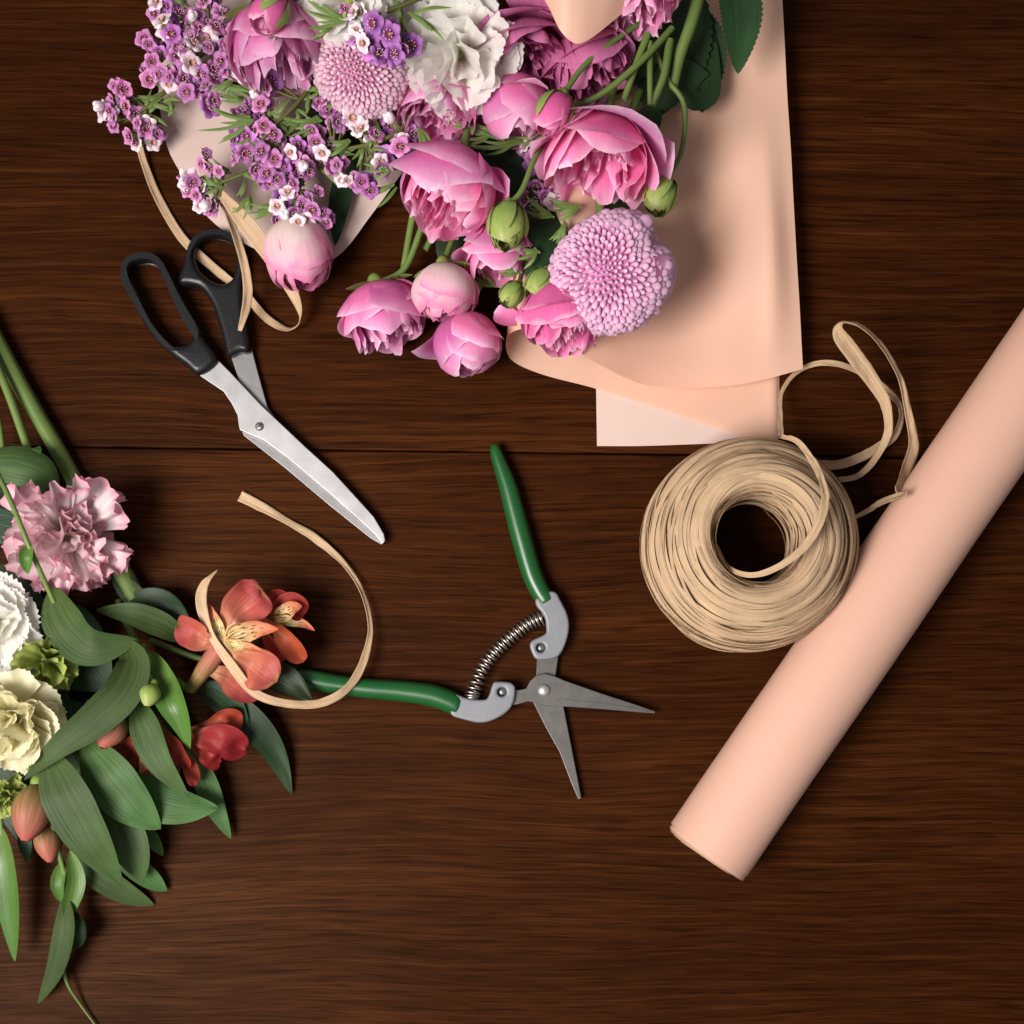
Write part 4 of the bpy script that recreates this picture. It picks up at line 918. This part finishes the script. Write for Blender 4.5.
alst('smaller scarlet alstroemeria just behind the largest coral one', [(250, 640, 30), (262, 625, 40), (270, 615, 46)],
  [([(268, 618, 48), (262, 605, 52), (254, 594, 54), (246, 581, 46)], 22, dict(cup=.3, roll=-25)), ([(270, 616, 48), (280, 608, 54), (292, 606, 54), (304, 616, 44)], 28, dict(cup=.4, roll=15)), ([(270, 618, 48), (280, 632, 50), (290, 645, 46), (304, 662, 36)], 26, dict(cup=.3, roll=-10)), ([(266, 610, 50), (272, 600, 54), (278, 598, 50), (284, 622, 44)][:3] + [(288, 604, 40)], 20, dict(cup=.3)), ([(262, 628, 46), (268, 640, 46), (276, 652, 40), (282, 662, 34)], 18, dict(cup=.2))],
  [([(274, 618, 50), (284, 614, 58), (292, 608, 60), (302, 606, 56)], 16, dict(cup=.5)), ([(276, 622, 48), (292, 622, 48), (304, 624, 44), (315, 631, 38)], 9, dict(cup=.5))],
  M['alst_red'], stem=[([(250, 640, 30), (210, 660, 24), (150, 640, 20)], [3.4, 3])], seed=4)
alst('lowest scarlet alstroemeria, half covered by broad green leaves', [(150, 690, 24), (152, 715, 34), (155, 730, 40)],
  [([(150, 725, 42), (138, 742, 44), (126, 756, 42), (112, 768, 36)], 34, dict(cup=.3, roll=10)), ([(155, 728, 40), (154, 748, 44), (156, 766, 40), (160, 782, 34)], 30, dict(cup=.25)), ([(160, 722, 44), (172, 742, 50), (180, 755, 50), (186, 768, 42)], 26, dict(cup=.4, roll=-20)), ([(176, 745, 40), (186, 760, 42), (192, 770, 40), (194, 786, 32)], 18, dict(cup=.5)),
   ([(185, 735, 36), (205, 738, 42), (225, 740, 40), (246, 752, 28)], 38, dict(cup=.3, roll=-8)), ([(190, 730, 34), (212, 726, 40), (228, 720, 38), (243, 722, 30)], 26, dict(cup=.3)), ([(188, 742, 34), (202, 752, 36), (212, 760, 32), (222, 762, 26)], 22, dict(cup=.3))],
  [([(158, 730, 46), (150, 748, 50), (146, 762, 50), (140, 774, 46)], 14, dict(cup=.5))], M['alst_red'], stem=[([(150, 690, 24), (135, 640, 20), (118, 600, 14)], [4, 3.4])], seed=7,
  leaves=[([(136, 700, 52), (146, 728, 62), (160, 762, 64), (188, 797, 54)], 32, dict(cup=.22, roll=-10)),
          ([(112, 765, 40), (140, 792, 44), (178, 806, 44), (219, 808, 40)], 44, dict(cup=-.18, roll=10)),
          ([(186, 745, 26), (204, 778, 22), (216, 808, 16), (231, 839, 8)], 24, dict(cup=.25)),
          ([(150, 652, 50), (164, 682, 60), (178, 712, 64), (190, 750, 52)], 32, dict(cup=.35, roll=-15, m=M['leaf_bright'])),
          ([(132, 640, 40), (145, 670, 46), (155, 700, 44), (172, 735, 36)], 24, dict(cup=.2, m=M['leaf_dark']))])
def bud_thing(label, c, ax, rl, rr, m, stem, name='alstroemeria_bud', cat='flower bud', group='closed buds in the loose bunch'):
    p = W(*c); root = thing(name, label, cat, p, group)
    axv = Vector((ax[0], -ax[1], ax[2])).normalized(); a = axv.orthogonal().normalized(); b = axv.cross(a)
    for k in range(3):
        pm = MB(); ph = k * 2 * PI / 3 + .4
        def fn(u, v, ph=ph):
            x = u * 2 - 1; t = .04 + v * .93
            r = rr * (math.sin(t * PI) ** .75) * (1 + .08 * x) * (1.15 - .3 * t)
            thh = ph + x * 1.45 * (1 - .12 * v)
            return p + axv * (rl * (2 * t - 1)) + (a * math.cos(thh) + b * math.sin(thh)) * r
        pm.grid(fn, 14, 16); pm.build('petal', m, root)
    h = MB(); ellipsoid(h, p - axv * rl * .95, axv, rr * .5, rr * .45); h.build('flower_base', M['bud_green'], root)
    s = MB(); tube(s, [p - axv * rl] + [W(*q) for q in stem], 2.8, n=14, world=True); s.build('stem', M['stem'], root)
    return root
bud_thing('plump coral and olive bud beside the big ribbed leaf', (32, 812, 58), (-.12, .95, .35), 31, 19, M['alst_bud'], [(48, 765, 40), (60, 720, 30)])
bud_thing('smaller orange bud tucked under the plump coral bud', (48, 842, 36), (.2, .9, .3), 22, 13, M['alst_bud'], [(44, 800, 30), (50, 760, 26)])
bud_thing('reddish brown bud just below the twisted leaf', (111, 731, 56), (-.3, .8, .5), 21, 15, M['alst_bud'], [(130, 700, 46), (140, 660, 30)])
bud_thing('tiny bright green bud among the leaves below the coral flower', (150, 695, 76), (-.15, .9, .45), 13, 10, M['bud_green'], [(147, 672, 70), (143, 645, 56)])

foliage_stem('leafy_stem', 'thick pale green stem running under the pink lisianthus to the leaves', 'flower stem', (0, 340, 10),
  [([(-20, 310, 14), (20, 385, 14), (62, 458, 14), (100, 530, 14), (136, 600, 16)], [9, 8.5, 8.5, 9, 11])],
  [([(110, 560, 20), (128, 590, 24), (150, 606, 22), (178, 612, 14)], 22, dict(m=M['leaf_dark'])), ([(52, 588, 60), (66, 622, 68), (92, 646, 74), (138, 640, 62)], 46, dict(cup=.3, roll=-18, wave=.1)),
   ([(122, 640, 56), (134, 662, 72), (122, 692, 82), (92, 722, 84), (58, 748, 80), (24, 780, 66)], 36, dict(cup=.3, roll=[0, 8, 15, 10, 0, -10], n=50))])
foliage_stem('leafy_stem', 'upper slender green stem with rolled leaf above the pink lisianthus', 'flower stem', (0, 375, 20),
  [([(-20, 330, 30), (5, 385, 30), (22, 432, 30), (34, 468, 30)], [4.5, 4]), ([(-6, 400, 26), (0, 430, 26), (4, 460, 26)], [3, 3])],
  [([(-30, 462, 50), (10, 462, 58), (40, 470, 54), (60, 486, 40)], 40, dict(cup=-.4, roll=10)), ([(-20, 490, 30), (20, 484, 32), (54, 482, 30)], 50, dict(m=M['leaf_dark'], cup=.2)), ([(-20, 515, 28), (10, 520, 28), (34, 530, 24)], 50, dict(m=M['leaf_dark'])), ([(30, 462, 44), (36, 452, 48), (40, 446, 44)], 10, dict())])
foliage_stem('flower_stalk', 'thin green stalk with a small bud crossing over the pink lisianthus', 'flower stem', (-5, 465, 90),
  [([(-15, 450, 110), (8, 495, 124), (30, 548, 126), (54, 602, 100)], [2.6, 2.4]), ([(36, 560, 124), (30, 552, 126), (26, 560, 126)], [1.6, 1.6])],
  [([(29, 545, 126), (27, 558, 130), (28, 574, 122)], 13, dict(cup=.6, m=M['leaf_bright']))])
foliage_stem('alstroemeria_spray', 'cluster of broad ribbed green leaves at the tail of the loose bunch', 'leaves', (90, 760, 20),
  [([(90, 700, 20), (80, 770, 24), (70, 830, 18)], [4, 3.5]), ([(120, 690, 24), (115, 760, 24), (110, 800, 20)], [4, 3.5])],
  [([(48, 752, 62), (66, 795, 72), (92, 842, 66), (122, 885, 44)], 50, dict(cup=.16, roll=-8, wave=.12)), ([(84, 742, 50), (108, 775, 60), (134, 806, 56), (161, 829, 44)], 52, dict(cup=.15, roll=-10, wave=.12)), ([(104, 790, 34), (122, 826, 40), (134, 856, 36), (141, 882, 26)], 40, dict(cup=.18)), ([(100, 836, 18), (130, 862, 18), (152, 880, 12), (167, 891, 6)], 24, dict(cup=.2)), ([(68, 858, 16), (98, 876, 18), (128, 894, 12), (154, 905, 4)], 26, dict(cup=.2)), ([(146, 826, 20), (154, 842, 18), (163, 856, 10)], 14, dict()), ([(60, 700, 20), (75, 740, 22), (90, 790, 20)], 60, dict(m=M['leaf_dark'])), ([(120, 690, 20), (150, 740, 18), (170, 800, 10)], 60, dict(m=M['leaf_dark'])), ([(30, 610, 14), (70, 650, 18), (110, 690, 14)], 80, dict(m=M['leaf_dark'])), ([(-10, 660, 14), (30, 700, 18), (60, 760, 14)], 80, dict(m=M['leaf_dark'])), ([(-10, 570, 20), (10, 590, 24), (45, 606, 20)], 50, dict(m=M['leaf_dark'])), ([(-10, 770, 16), (16, 800, 16), (30, 850, 10)], 50, dict(m=M['leaf_dark'])), ([(28, 755, 60), (38, 768, 64), (52, 776, 56)], 18, dict(m=M['leaf_bright']))])
foliage_stem('alstroemeria_spray', 'single pointed green leaf hanging down at the photo edge below the buds', 'leaves', (0, 830, 20),
  [([(0, 780, 40), (0, 810, 40), (2, 838, 38)], [3, 3])], [([(0, 826, 40), (4, 865, 44), (10, 912, 36), (15, 962, 24)], 28, dict(cup=.25, roll=-12, m=M['leaf_bright'])), ([(22, 830, 30), (25, 845, 30), (26, 862, 24)], 14, dict(m=M['leaf_dark']))])
foliage_stem('alstroemeria_spray', 'slender twisted green shoot trailing lowest onto the bare table', 'leaves', (58, 840, 20),
  [([(52, 822, 40), (58, 850, 36), (66, 880, 28), (68, 905, 24)], [3, 2.6, 2.2]), ([(62, 965, 16), (68, 985, 12), (80, 1004, 6), (96, 1026, 4)], [2.2, 1.8, 1.4, 1])],
  [([(66, 895, 28), (66, 930, 32), (56, 970, 24), (38, 1004, 10)], 24, dict(cup=.3, roll=-15)), ([(70, 850, 30), (76, 880, 34), (70, 905, 30), (66, 925, 26)], 18, dict(cup=.4, roll=20, m=M['leaf_bright'])), ([(68, 905, 24), (80, 925, 28), (80, 940, 26), (72, 948, 20)], 13, dict(cup=.6, m=M['leaf_dark'])), ([(64, 860, 28), (58, 884, 32), (62, 904, 26)], 14, dict(cup=.4, m=M['leaf_bright'])), ([(64, 930, 22), (62, 950, 20), (62, 972, 14)], 8, dict())])

# ------------------------------------------------------------------ light
wd = bpy.data.worlds.new('World'); sc.world = wd; wd.use_nodes = True
wd.node_tree.nodes['Background'].inputs['Color'].default_value = (.85, .82, .85, 1)
wd.node_tree.nodes['Background'].inputs['Strength'].default_value = .27
def area(name, loc, target, size, power, col):
    l = bpy.data.lights.new(name, 'AREA'); l.shape = 'RECTANGLE'; l.size, l.size_y = size; l.energy = power; l.color = col
    o = bpy.data.objects.new(name, l); COL.objects.link(o); o.location = loc
    o.rotation_euler = (Vector(target) - Vector(loc)).to_track_quat('-Z', 'Y').to_euler()
    return o
k = area('window_light', (-.60, -.34, .98), (.03, -.01, 0), (.55, .55), 5.0, (1, .955, .91)); k.data.spread = math.radians(70)
area('soft_fill', (.0, -.72, .80), (0, .0, 0), (.6, .3), .8, (.95, .95, 1))

# ------------------------------------------------------------------ camera
cd = bpy.data.cameras.new('camera'); cam = bpy.data.objects.new('camera', cd); COL.objects.link(cam)
cam.location = ((CX - 512) * S, (512 - CY) * S, H * S); cam.rotation_euler = (0, 0, 0)
cd.sensor_width = 36; cd.lens = 36 * H / 1024; cd.shift_y = (CY - 512) / 1024; cd.clip_start = .01; cd.clip_end = 20
sc.camera = cam
sc.view_settings.view_transform = 'Standard'; sc.view_settings.look = 'None'
sc.view_settings.exposure = 0; sc.view_settings.gamma = 1
for o in bpy.data.objects:
    if '_p' in o: del o['_p']
